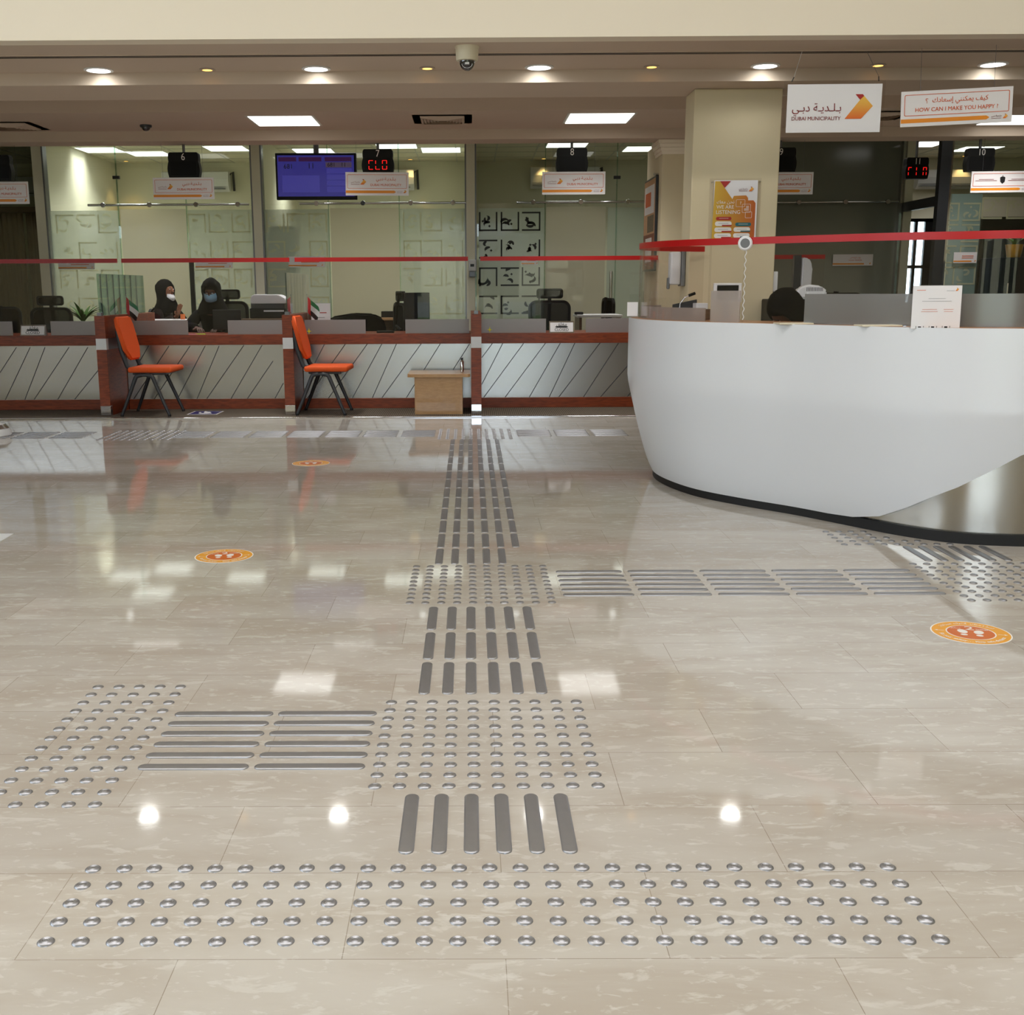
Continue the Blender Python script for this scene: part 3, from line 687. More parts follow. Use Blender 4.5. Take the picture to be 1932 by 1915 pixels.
# ================================================================== HANGING SIGNS AND DISPLAYS
YH = 11.28
def sign(pxl, pxr, pyt, pyb, Y, label, kind='dm', rz=0, roll=0, wires=None, group='hanging signs of the counters', ztop=ZS):
    a, b = py(pxl, (pyt+pyb)/2, Y), py(pxr, (pyt+pyb)/2, Y); zt, zb = py((pxl+pxr)/2, pyt, Y).z, py((pxl+pxr)/2, pyb, Y).z
    wd, h = b.x-a.x, zt-zb
    t = thing('hanging_sign', label, 'sign', ((a.x+b.x)/2, Y, zb+h/2), rz, group); t.rotation_euler.y = roll
    MB().box(-wd/2, wd/2, -.002, .003, -h/2, h/2).build('board', 'sign_white', t)
    k = wd/.6
    fx0, fx1, fz0, fz1 = -wd*.47, wd*.47, -h*.20, h*.40
    mb = MB(); ring2d(mb, rrect(fx0, fx1, fz0, fz1, .008*k), rrect(fx0+.003*k, fx1-.003*k, fz0+.003*k, fz1-.003*k, .006*k), -.004, -.003)
    mb.build('border_line', 'print_orange', t)
    flat('amber_bar', [(-wd*.498, -h*.40), (wd*.27, -h*.40), (wd*.295, -h*.355), (wd*.295, -h*.33), (wd*.27, -h*.285), (-wd*.498, -h*.285)], 'amber_bar', t)
    text('small_logo_text', ar('بـلـديـة دبـي'), wd*.36, -h*.31, .02*k, 'print_maroon', t, fit=wd*.09)
    MB().box(wd*.315, wd*.405, -.004, -.003, -h*.385, -h*.375).build('small_logo_line', 'print_maroon', t)
    logo(t, wd*.44, -h*.33, h*.13)
    if kind == 'dm':
        text('arabic_text', ar('بـلـديـة دبـي'), wd*.14, h*.21, .06*k, 'print_orange', t, fit=wd*.31, bold=.0018)
        text('english_text', 'DUBAI MUNICIPALITY', wd*.14, -h*.05, .045*k, 'print_orange', t, fit=wd*.49, bold=.0018)
        logo(t, -wd*.22, h*.08, h*.24)
        text('logo_text', ar('بـلـديـة دبـي'), -wd*.345, h*.08, .025*k, 'print_maroon', t, fit=wd*.14)
        MB().box(-wd*.415, -wd*.275, -.004, -.003, -h*.03, -h*.015).build('logo_line', 'print_maroon', t)
    elif kind == 'happy':
        text('arabic_text', ar('كيف يمكنني إسعادك')+' ', wd*.03, h*.22, .065*k, 'print_orange', t, fit=wd*.50, bold=.0018)
        text('arabic_question_mark', '\u061f', -wd*.27, h*.20, .065*k, 'print_orange', t, fit=wd*.022, bold=.0018)
        text('english_text', 'HOW CAN I MAKE YOU HAPPY ?', 0, -h*.04, .055*k, 'print_orange', t, fit=wd*.74, bold=.0018)
    else:   # ministry board: an emblem between two fine lines of print
        MB().prism([(-.022,-.02),(0,-.04),(.022,-.02),(.026,.02),(.014,.03),(.006,.028),(0,.045),(-.006,.028),(-.014,.03),(-.026,.02)], -.004, -.003).build('emblem', 'print_black', t).location = (0, 0, h*.1)
        for sx in (-1, 1):
            for dz in (.12, .06): MB().box(sx*wd*.26-wd*(.17 if dz < .1 else .12), sx*wd*.26+wd*(.17 if dz < .1 else .12), -.004, -.003, h*dz-.002, h*dz+.002).build('print_line', 'print_maroon', t)
    for wx in (wires or (-wd*.33, wd*.33)):
        MB().tube([(wx, 0, h/2), (wx*1.0, 0, ztop-(zb+h/2))], .0012, 5).build('wire', 'grey_metal', t)
    return t
sign(-62, 54, 343, 385, YH, 'white hanging sign cut off by the left edge, second line partly visible', rz=.02)
sign(289, 404, 335, 376, YH, 'white hanging municipality sign directly below display six')
sign(652, 771, 325, 369, YH-.05, 'white hanging municipality sign below display seven, overlapping the television', roll=.01)
sign(1023, 1142, 324, 367, YH, 'white hanging municipality sign directly below display eight')
sign(1418, 1534, 325, 367, YH, 'white hanging municipality sign emerging from behind the cream column')
sign(1832, 1950, 323, 363, YH, 'white hanging sign with a black emblem at the far right', kind='moa', roll=-.005)
p = pz(1806, 96, Z1)
sign(1702, 1907, 168, 235, 6.80, 'white hanging sign asking how can I make you happy, over the reception desk', kind='happy', roll=-.035, rz=-.06, ztop=Z1-.004, group='signs over the reception desk')
# large logo board in clear acrylic
Y = 6.82; a, b = py(1478, 205, Y), py(1668, 205, Y); zt, zb = py(1575, 152, Y).z, py(1575, 258, Y).z
wd, h = b.x-a.x, zt-zb; wb_, hb_ = wd*.935, h*.86
t = thing('logo_board', 'large white municipality logo board in clear acrylic hung beside the column', 'sign', ((a.x+b.x)/2, Y, zb+h/2)); t.rotation_euler.y = -.002
MB().box(-wd/2, wd/2, 0, .006, -h/2, h/2).build('acrylic_plate', 'acrylic', t)
MB().box(-wb_/2, wb_/2, -.004, -.001, -hb_/2+.002, hb_/2+.002).build('board', 'paper_white', t)
text('arabic_text', ar('بـلـديـة دبـي'), -wb_*.185, hb_*.015, .085, 'print_maroon', t, -.006, fit=wb_*.52, bold=.0018)
text('english_text', 'DUBAI MUNICIPALITY', -wb_*.185, -hb_*.205, .045, 'print_maroon', t, -.006, fit=wb_*.52, bold=.0018)
logo(t, wb_*.265, hb_*.035, hb_*.53, -.006)
MB().tube([(-wd*.43, 0, h/2-.005), (-wd*.43+.01, -.01, h/2+.02)], .003, 6).build('hook', 'charcoal_frame', t)
MB().tube([(-wd*.43+.01, -.01, h/2+.02), (-wd*.43+.075, .08, Z1-.008-(zb+h/2))], .0016, 6).build('wire', 'white_plastic', t)
MB().tube([(wd*.43, 0, h/2-.005), (wd*.42, -.01, h/2+.02)], .003, 6).build('hook', 'charcoal_frame', t)
MB().tube([(wd*.42, -.01, h/2+.02), (wd*.34, .08, Z1-.008-(zb+h/2))], .0012, 6).build('wire', 'grey_metal', t)

def seg_letter(mb, ch, x, z, w_, h_):
    """dot-built display segments"""
    S_ = {'C': 'afed', 'L': 'fed', 'D': 'abcdef', 'n': 'abcef', 'r': 'aef', 'i': 'bc'}[ch]
    d = h_*.075; hw, hh = w_/2, h_/2
    seg = {'a': ((-hw, hh), (hw, hh)), 'd': ((-hw, -hh), (hw, -hh)), 'f': ((-hw, hh), (-hw, .12*h_)), 'e': ((-hw, -.12*h_), (-hw, -hh)), 'b': ((hw, hh), (hw, .12*h_)), 'c': ((hw, -.12*h_), (hw, -hh))}
    for s_ in S_:
        (x0, z0), (x1, z1) = seg[s_]; n = 4
        for i in range(n):
            u = (i+.5)/n; mb.box(x+x0+(x1-x0)*u-d/2*1.1, x+x0+(x1-x0)*u+d/2*1.1, -.001, 0, z+z0+(z1-z0)*u-d/2*1.1, z+z0+(z1-z0)*u+d/2*1.1)
def display(pxl, pxr, pyt, pyb, Y, num, label, led=None, rz=0, polez=ZS, numx=0):
    a, b = py(pxl, (pyt+pyb)/2, Y), py(pxr, (pyt+pyb)/2, Y); zt, zb = py((pxl+pxr)/2, pyt, Y).z, py((pxl+pxr)/2, pyb, Y).z
    wd, h = b.x-a.x, zt-zb
    Y += .055 if Y < 12 else 0
    t = thing('counter_display', label, 'display', ((a.x+b.x)/2, Y, zb+h/2), rz, 'black number displays over the counters')
    P = []
    for u in range(0, 9): P.append((wd*.5*(.97-.0*u) if 0 else wd*(.455+.045*math.sin(PI*min(1, max(0, u/8)))), -h*.5+h*.66*u/8))
    P = [(wd*.42, -h*.5)]+P+[(wd*.465, h*.17), (wd*.47, h*.30), (wd*.46, h*.44), (wd*.42, h*.5)]
    pts = P+[(-x, z) for x, z in P[::-1]]
    MB().prism(pts, -.045, .045).build('housing', 'black_plastic', t)
    MB().prism(rrect(-wd*.40, wd*.40, -h*.42, h*.14, .01), -.0475, -.045).build('screen', 'screen_off', t)
    text('number', num, numx*wd, h*.31, h*.40, 'print_white', t, -.047, bold=.0018, sx=.85)
    if led:
        mb = MB(); n = len(led)
        for i, ch in enumerate(led):
            if ch != ' ': seg_letter(mb, ch, (i-(n-1)/2)*wd*.21, -h*.15, wd*.13, h*.36)
        o = mb.build('led_digits', 'led_red', t); o.location = (0, -.0478, 0)
    MB().tube([(0, 0, h/2), (0, 0, polez-(zb+h/2))], .014, 10).build('pole', 'grey_metal', t, 60)
display(-38, 20, 292, 341, 11.25, '5', 'black number display cut off by the left edge')
display(315, 376, 287, 335, YH, '6', 'black number display showing 6')
display(682, 743, 281, 327, YH, '7', 'black number display showing 7 and red letters', 'CLD')
display(1049, 1110, 278, 325, YH, '8', 'black number display showing 8')
display(1444, 1504, 278, 324, YH, '9', 'black number display showing 9 behind the cream column')
display(1705, 1750, 298, 338, 12.4, '11', 'smaller black number display showing 11 with red segments on a long pole', 'ri n', rz=.05, polez=ZO)
display(1825, 1879, 279, 323, YH, '10', 'black number display showing 10')
# television
Y = 12.5; a, b = py(521, 332, Y), py(673, 332, Y); zt, zb = py(596, 289, Y).z, py(596, 377, Y).z; wd, h = b.x-a.x, zt-zb
t = thing('television', 'wall television with a blue queue screen hanging behind counter seven', 'television', ((a.x+b.x)/2, Y, zb+h/2), .03)
MB().box(-wd/2, wd/2, -.02, .04, -h/2, h/2, .006).build('housing', 'black_plastic', t)
MB().box(-wd*.475, wd*.47, -.022, -.02, -h*.43, h*.45).build('screen', 'screen_lit', t)
for (x0, x1, z0, z1, m_) in ((-.46,-.24,.32,.41,'screen_header'),(-.21,.07,.32,.41,'screen_header'),(.11,.44,.32,.41,'screen_header'),(.12,.44,.19,.30,'screen_olive'),
    (-.42,.04,-.34,.02,'screen_tile'),(.13,.44,.06,.17,'screen_tile'),(.13,.44,-.07,.04,'screen_tile'),(.13,.44,-.20,-.09,'screen_tile'),(.13,.44,-.34,-.22,'screen_tile')):
    MB().box(wd*x0, wd*x1, -.0235, -.0225, h*z0, h*z1).build('screen_field', m_, t)
text('screen_text', '681', -wd*.34, h*.21, .07, 'print_black', t, -.024); text('screen_text', '11', -wd*.06, h*.22, .08, 'print_black', t, -.024)
text('screen_text', '681', wd*.19, h*.245, .06, 'print_black', t, -.0245); text('screen_text', '11', wd*.34, h*.245, .06, 'print_black', t, -.0245)
MB().tube([(0, .05, h*.3), (0, .05, ZO-(zb+h/2))], .03, 12).build('pole', 'grey_metal', t, 60)

# small name plates on the office glass
def plate(x0, x1, y0, y1, Y, label, txt=None):
    a, b = py(x0, y0, Y), py(x1, y1, Y)
    t = thing('name_plate', label, 'sign', ((a.x+b.x)/2, Y, (a.z+b.z)/2), 0, 'name plates on the office glass'); wd, h = b.x-a.x, a.z-b.z
    MB().box(-wd/2, wd/2, -.002, .002, -h/2, h/2).build('board', 'sign_white', t)
    MB().box(-wd/2, wd*.28, -.004, -.003, -h*.40, -h*.28).build('amber_bar', 'amber_bar', t)
    logo(t, wd*.43, -h*.3, h*.16)
    if txt:
        text('arabic_text', ar('باحث اجتماعي') if 0 else ar('بحث اجتماعي'), wd*.06, h*.22, h*.25, 'print_orange', t, fit=wd*.26)
        text('english_text', txt, wd*.06, -h*.03, h*.2, 'print_orange', t, fit=wd*.33)
    else:
        MB().box(-wd*.15, wd*.35, -.004, -.003, h*.12, h*.18).build('print_line', 'print_orange', t); MB().box(-wd*.15, wd*.35, -.004, -.003, -h*.06, h*0).build('print_line', 'print_orange', t)
plate(109, 179, 489, 508, YG-.03, 'white name plate behind the red strip at the left of office six')
plate(368, 439, 487, 506, YG-.03, 'white name plate above the head of the masked woman')
plate(544, 613, 484, 504, YG-.03, 'white name plate behind the flag of counter seven')
plate(984, 1015, 482, 500, YG-.03, 'narrow white name plate on the black calligraphy glass of counter eight')
plate(1572, 1646, 480, 501, YG-.03, 'white social worker name plate on the dark smoked glass', 'SOCIAL WORKER')
plate(1800, 1842, 476, 496, 13.95, 'white name plate on the blue frosted glass at the far right')

# ================================================================== SERVICE COUNTERS
YC = 11.2; YP = 10.6
def cz(y, Y=YC, x=300): return py(x, y, Y).z
zT, zW, zK = cz(632), cz(651), cz(753)
PC = [-5.385, -3.57, -1.762, .058, 1.88, 3.70]
NM = ['five', 'six', 'seven', 'eight', 'nine']
def zz(v, o0, k=3.864): return o0+v/k
SEAMS = [
 [((120,600),(0,785)),((220,600),(40,985)),((328,600),(182,985)),((503,600),(250,985)),((640,600),(422,985)),((718,765),(545,985))],
 [((1083,590),(985,760)),((1232,590),(975,980)),((1385,590),(1125,980)),((1495,590),(1295,980)),((1597,590),(1437,980)),((1778,585),(1508,980)),((1910,585),(1685,980)),((1990,700),(1805,978)),((2066,860),(2005,975))],
 [((510,577),(440,715)),((662,577),(385,975)),((822,575),(540,975)),((928,575),(715,972)),((1035,575),(860,972)),((1215,575),(930,972)),((1355,573),(1108,970)),((1568,575),(1320,970))],
 [((305,570),(228,675)),((380,570),(228,870)),((533,568),(243,968)),((692,568),(398,968)),((800,568),(575,968)),((906,568),(720,968)),((1090,568),(790,968)),((1225,568),(970,966)),((1330,690),(1095,965)),((1420,790),(1290,965))]]
OFF = [0, 0, 480, 850]
for i in range(5):
    x0, x1 = PC[i]+.051, PC[i+1]-.051
    if i == 3: x1 = k0-.005
    if i == 4: x0, x1 = k0+1.12, k0+1.75
    t = thing('service_counter', ('service counter %s, brushed metal front and red wood bands, %s') % (NM[i],
        ('cut by the left edge', 'between the two orange chairs', 'behind the small beech table', 'running behind the reception desk', 'hidden behind the reception desk')[i]), 'counter', (0, YC, 0), 0, 'row of service counters')
    MB().box(x0, x1, .0, .03, zK, zW).build('front_panel', 'brushed_panel', t)
    MB().box(x0, x1, -.03, .05, zW, zT, .003).build('wood_band', 'red_wood', t)
    MB().box(x0, x1, .05, .75, zT-.03, zT-.001, .003).build('worktop', 'red_wood', t)
    MB().box(x0, x1, -.015, .03, .004, zK, .003).build('kickboard', 'red_wood', t)
    MB().box(x0, x1, .72, .75, .004, zT-.03).build('modesty_panel', 'brown_wood', t)
    if i < 4:
        mb = MB()
        for (p0, p1) in SEAMS[i]:
            A = py(OFF[i]+p0[0]/3.864, 500+p0[1]/3.864, YC); B = py(OFF[i]+p1[0]/3.864, 500+p1[1]/3.864, YC)
            cl = lambda P, Q: P if x0 <= P.x <= x1 else P+(Q-P)*((min(max(P.x, x0), x1)-P.x)/(Q.x-P.x))
            A, B = cl(A, B), cl(B, A)
            if abs(A.z-B.z) < .03: continue
            A.z = min(A.z, zW-.002); B.z = max(B.z, zK+.002); mb.bar((A.x, -.0005, A.z), (B.x, -.0005, B.z), .007, .002)
        mb.build('panel_seams', 'seam', t)
    # clear acrylic shield with red top strip
SH = [(-120, 221, None), (229, 546, None), (556, 883, None), (906, 1236, None), (1470, 1556, None)]
zr0, zr1 = cz(495.5, 11.3), cz(487.5, 11.3)
for i, (a, b, _) in enumerate(SH):
    xa, xb = py(a, 492, 11.3).x, py(b, 492, 11.3).x
    if i == 3: xb = k0-.003
    if i == 4: xa = k0+1.13
    t = thing('acrylic_shield', 'clear acrylic shield with a red top strip on counter %s' % NM[i], 'shield', (0, 11.3, 0), 0, 'acrylic shields on the counters')
    ya, yb = (max(xa, PC[i]+.053), min(xb, PC[i+1]-.053)) if i < 3 else (xa+(.03 if i == 3 else 0), xb)
    MB().box(ya, yb, -.002, .002, zT+.001, zr0).build('panel', 'acrylic', t)
    MB().box(xa, xb, -.006, .006, zr0, zr1).build('red_strip', 'red_strip', t)
# low frosted strips
k = 0
for i, prs in enumerate(([(-60, 24), (96, 180)], [(250, 355), (430, 536)], [(575, 690), (765, 885)], [(907, 1030), (1105, 1215)])):
    for j, (a, b) in enumerate(prs):
        xa, xb = py(a, 620, 11.24).x, py(b, 620, 11.24).x
        o = MB().box(xa, xb, 11.235, 11.243, zT+.0005, cz(605, 11.24), .001).build('frosted_screen', 'frosted_counter')
        tag(o, 'low frosted glass screen on the %s side of counter %s' % (('left', 'right')[j], NM[i]), 'glass screen', 'low frosted screens on the counters')
# dividers: post, wing wall and glass
for i, x in enumerate(PC[:4]):
    nm = ('beyond the left edge', 'left of the first orange chair', 'left of the second orange chair', 'right of the small beech table', 'behind the reception desk')[i]
    t = thing('counter_divider', 'red wood counter divider with white band and metal foot, ' + nm, 'divider', (x, YP, 0), 0, 'dividers between the counters')
    z = lambda y: py(202, y, YP).z
    w2 = .05
    MB().box(-w2, w2, 0, .06, z(660), z(639)).build('white_band', 'white_plastic', t)
    MB().box(-w2, w2, 0, .06, z(639), z(596), .002).build('upper_post', 'red_wood', t)
    MB().box(-w2, w2, 0, .06, z(766), z(660), .002).build('lower_post', 'red_wood', t)
    MB().box(-w2, w2, -.002, .06, .005, z(766), .003).build('metal_foot', 'chrome', t)
    MB().box(-w2+.004, w2-.004, .06, .60, .004, z(660)).build('wing_panel', 'red_wood', t)
    MB().box(-w2+.003, w2-.003, .06, .60, z(660)-.001, z(639)).build('wing_band', 'grey_metal', t)
    MB().box(-w2, w2, .06, 1.7, z(639), z(596), .002).build('wing_top', 'red_wood', t)
    g = MB().box(-.006, .006, .02, 1.5, z(596), z(516)).build('glass_pane', 'green_edge', t)
    if i == 2 or i == 1:
        for q in range(7): MB().box(-.0065, .0065, .1+q*.19, .103+q*.19, z(595), z(517)).build('painted_reflection', 'charcoal_frame', g)  # thin dark lines painted in for the ribbed reflections of the glass
    MB().box(-.02, .02, 0, .06, z(596), z(590)).build('clamp', 'grey_metal', t)

# ================================================================== SEATING
def visitor_chair(label, loc, rz):
    t = thing('visitor_chair', label, 'chair', loc, rz, 'orange visitor chairs at the counters')
    MB().box(-.16, .27, -.22, .22, .42, .475, .024, seg=4).build('seat', 'orange_fabric', t, 40)
    a = math.radians(-14)
    M_ = Matrix.Translation((-.205, 0, .735)) @ Matrix.Rotation(a, 4, 'Y')
    mb = MB(); P = [(-.20,-.10),(-.215,.14),(-.18,.225),(.18,.225),(.215,.14),(.20,-.10),(.12,-.205),(-.12,-.205)]
    b2 = bmesh.new(); va = [b2.verts.new((-.02, y, z)) for y, z in P]; vb = [b2.verts.new((.025, y, z)) for y, z in P]
    b2.faces.new(va[::-1]); b2.faces.new(vb)
    for i in range(8): b2.faces.new([va[i], va[(i+1)%8], vb[(i+1)%8], vb[i]])
    bmesh.ops.recalc_face_normals(b2, faces=b2.faces[:])
    bmesh.ops.bevel(b2, geom=b2.edges[:], offset=.014, segments=3, affect='EDGES'); mb.merge(b2, M_)
    mb.build('backrest', 'orange_fabric', t, 50)
    mb = MB()
    for s in (-1, 1): mb.tube([(-.255, s*.16, .82), (-.225, s*.17, .64), (-.17, s*.18, .48), (-.10, s*.18, .425), (.05, s*.18, .415)], .015, 8, rx=.022)
    mb.tube([(-.215, -.17, .60), (-.215, .17, .60)], .012, 8)
    mb.build('back_frame', 'charcoal_frame', t, 60)
    MB().box(-.12, .20, -.19, .19, .398, .424, .008).build('seat_base', 'charcoal_frame', t)
    for s in (-1, 1):
        for e in (-1, 1):
            mb = MB().tube([(e*.235, s*.235, .006), (e*.085, s*.216, .372), (e*.070, s*.214, .392), (e*.02, s*.213, .400)], [.015, .020, .021, .019], 8)
            l = mb.build('leg', 'charcoal_frame', t, 60)
            MB().lathe([(0,0),(.016,0),(.016,.02),(0,.02)], 10, Matrix.Translation((e*.233, s*.235, .0))).build('foot_cap', 'black_rubber', l)
        MB().box(-.06, .06, s*.212-.014, s*.212+.014, .385, .412, .006).build('leg_joint', 'charcoal_frame', t)
    return t
f1, f2, b1 = pz(222, 787), pz(313, 787), pz(255, 775)
visitor_chair('orange visitor chair with charcoal legs beside the counter six divider, small flag above it', ((f1.x+f2.x)/2+.045, f1.y+.235, .004), -.03)
f1, f2 = pz(554, 785), pz(643, 785)
visitor_chair('orange visitor chair with charcoal legs standing nearer the small beech table', ((f1.x+f2.x)/2+.045, f1.y+.235, .004), -.03)

def office_chair(label, x, y, rz, headrest=True, back='mesh_fabric', dz=0):
    t = thing('office_chair', label, 'chair', (x, y, .004), rz, 'black office chairs behind the counters')
    mb = MB(); ring2d(mb, rrect(-.24, .24, .62+dz, 1.02+dz, .09, 6), rrect(-.205, .205, .655+dz, .99+dz, .06, 6), .0, .035); fr = mb.build('back_frame', 'black_plastic', t)
    MB().prism(rrect(-.21, .21, .65+dz, .995+dz, .06, 6), .012, .022).build('back_mesh', back, t)
    MB().tube([(-.16, .05, .72+dz), (0, .07, .77+dz), (.16, .05, .72+dz)], .013, 8).build('lumbar_bar', 'black_plastic', t, 60)
    MB().tube([(0, .06, .45), (0, .08, .7+dz), (0, .05, 1.03+dz)], .02, 8).build('back_support', 'black_plastic', t, 60)
    if headrest:
        mb = MB(); ring2d(mb, rrect(-.15, .15, 1.04+dz, 1.15+dz, .03), rrect(-.13, .13, 1.06+dz, 1.13+dz, .02), -.01, .025); hr = mb.build('headrest', 'black_plastic', t)
        MB().prism(rrect(-.13, .13, 1.06+dz, 1.13+dz, .02), .0, .01).build('headrest_mesh', back, hr)
        MB().box(-.02, .02, .02, .05, .98+dz, 1.1+dz, .005).build('headrest_stem', 'black_plastic', hr)
    MB().box(-.25, .25, -.5, -.02, .44, .51, .03, seg=3).build('seat', 'black_fabric', t, 40)
    for s in (-1, 1):
        MB().tube([(s*.24, -.15, .47), (s*.29, -.17, .55), (s*.29, -.2, .68)], .014, 8).box(s*.29-.03, s*.29+.03, -.34, -.1, .68, .705, .008).build('armrest', 'black_plastic', t)
    MB().tube([(0, -.25, .1), (0, -.25, .44)], .025, 10).build('gas_column', 'grey_metal', t, 60)
    for k in range(5):
        a = k*2*PI/5; l = MB().tube([(0, -.25, .12), (.28*math.cos(a), -.25+.28*math.sin(a), .075)], .018, 8).build('base_leg', 'black_plastic', t, 60)
        MB().lathe([(0,-.02),(.028,-.02),(.028,.02),(0,.02)], 12, Matrix.Translation((.29*math.cos(a), -.25+.29*math.sin(a), .03)) @ Matrix.Rotation(PI/2, 4, 'X')).build('caster', 'black_rubber', l)
def oc(px_, Y): return py(px_, 580, Y).x
office_chair('black mesh office chair with headrest behind counter five, near the plant', oc(95, 12.6), 12.6, 0)
office_chair('black mesh office chair without headrest at the far left behind counter five', oc(0, 13.4), 13.4, .25, False, dz=0)
office_chair('black mesh office chair with headrest behind counter eight, facing the hall', oc(1037, 12.5), 12.5, 0, dz=.05)
office_chair('black office chair seen side-on beside the chrome door handle', oc(1150, 13.95), 13.95, 1.75, False, 'black_fabric', dz=.06)
office_chair('black office chair turned side-on left of the monitor of counter seven', oc(757, 12.6), 12.6, 1.9, True, 'black_fabric', dz=.03)
# low leather chair back behind counter seven
t = thing('leather_chair', 'low black leather chair with padded back behind counter seven', 'chair', (oc(668, 12.6), 12.6, .004), .15)
mb = MB(); P = [(-.38,.62),(-.37,.80),(-.25,.90),(.0,.94),(.22,.93),(.33,.88),(.37,.74),(.36,.62)]
mb.prism(P, -.03, .09); bmesh.ops.bevel(mb.bm, geom=mb.bm.edges[:], offset=.025, segments=3, affect='EDGES'); mb.build('backrest', 'black_fabric', t, 50)
MB().box(-.27, .27, -.5, 0, .40, .52, .03).build('seat', 'black_fabric', t); MB().tube([(0, -.2, .03), (0, -.2, .42)], .03, 10).build('gas_column', 'grey_metal', t)
MB().box(-.28, .28, -.23, -.17, .03, .07, .01).box(-.03, .03, -.48, .08, .03, .07, .01).build('base', 'black_plastic', t)
for s in (-1, 1): MB().box(s*.32-.04, s*.32+.04, -.4, .0, .58, .64, .02).box(s*.32-.02, s*.32+.02, -.3, -.05, .45, .6).build('armrest', 'black_plastic', t)

# ================================================================== RECEPTION DESK
PL = [(4.6,5.25),(3.9,5.10),(3.3,5.0),(2.85,4.975),(2.55,4.99),(2.304,5.06),(2.11,5.225),(1.925,5.48),(1.747,5.73),(1.524,5.99),(1.33,6.27),(1.22,6.6),(1.185,6.92),(1.24,7.22),(1.42,7.42),(1.70,7.50),(2.0,7.52)]
def catmull(P, n=6):
    out = []
    for i in range(1, len(P)-2):
        p0, p1, p2, p3 = [Vector(q) for q in P[i-1:i+3]]
        for k in range(n):
            t = k/n; out.append(.5*((2*p1)+(-p0+p2)*t+(2*p0-5*p1+4*p2-p3)*t*t+(-p0+3*p1-3*p2+p3)*t**3))
    out.append(Vector(P[-2])); return out
CV = catmull(PL)
def offc(c, i, d):
    a, b = c[max(i-1, 0)], c[min(i+1, len(c)-1)]; t = (b-a).normalized(); return c[i] + Vector((-t.y, t.x))*d
ZT = 1.018
def zbot(i):
    K = [(0,.66),(8,.66),(12,.60),(16,.52),(19,.45),(24,.285),(29,.155),(32,.085),(35,.052),(38,.045),(200,.045)]
    for (a, u), (b, v) in zip(K, K[1:]):
        if a <= i <= b: return u+(v-u)*(i-a)/(b-a)
def oz(z): return .18 if z >= .66 else (.18*max(0, (z-.04)/.62)**.75 + .004)
desk = thing('reception_desk', 'large curved white reception desk with steel base and black plinth', 'reception desk', (0, 0, 0))
def strip_surface(mb, rows):
    vs = [[mb.bm.verts.new(p) for p in r] for r in rows]
    for a, b in zip(vs, vs[1:]):
        for i in range(len(a)-1): mb.face([a[i], a[i+1], b[i+1], b[i]])
    return vs
n = len(CV)
def wallring(mb, d0, d1, z0, z1):
    o_ = [offc(CV, i, d0) for i in range(n)]; i_ = [offc(CV, i, -d1) for i in range(n)]
    rows = [[(p.x, p.y, z) for p in L] for L, z in ((o_, z0), (o_, z1), (i_, z1), (i_, z0), (o_, z0))]
    strip_surface(mb, rows)
    for k in (0, -1): mb.face([mb.bm.verts.new(v) for v in ((o_[k].x, o_[k].y, z0), (o_[k].x, o_[k].y, z1), (i_[k].x, i_[k].y, z1), (i_[k].x, i_[k].y, z0))])
    return mb
wallring(MB(), .0, .30, .0, .052).build('plinth', 'black_rubber', desk, 40)
wallring(MB(), -.02, .28, .052, .98).build('steel_base', 'stainless_base', desk, 40)
mb = MB(); rows = []
NZ = 22
grid = []
for i in range(n):
    zb = zbot(i); col_ = []
    zs = [zb+(.66-zb)*k/(NZ-8) for k in range(NZ-7)] + [.66+(ZT-.66)*k/7 for k in range(1, 8)]
    for z in zs:
        q = offc(CV, i, oz(z)); col_.append((q.x, q.y, z))
    grid.append(col_)
rows = [[grid[i][k] for i in range(n)] for k in range(len(grid[0]))]
inner = [[(offc(CV, i, oz(grid[i][k][2])-.012).x, offc(CV, i, oz(grid[i][k][2])-.012).y, grid[i][k][2]) for i in range(n)] for k in range(len(grid[0]))]
strip_surface(mb, rows+inner[::-1]+[rows[0]])
bmesh.ops.remove_doubles(mb.bm, verts=mb.bm.verts[:], dist=1e-5)
mb.build('shell', 'white_shell', desk, 25)
mb = MB(); o_ = [offc(CV, i, .167) for i in range(n)]; i_ = [offc(CV, i, -.28) for i in range(n)]
strip_surface(mb, [[(p.x, p.y, z) for p in L] for L, z in ((o_, .985), (o_, ZT-.002), (i_, ZT-.002), (i_, .985), (o_, .985))])
mb.build('worktop', 'tan_edge', desk, 40)
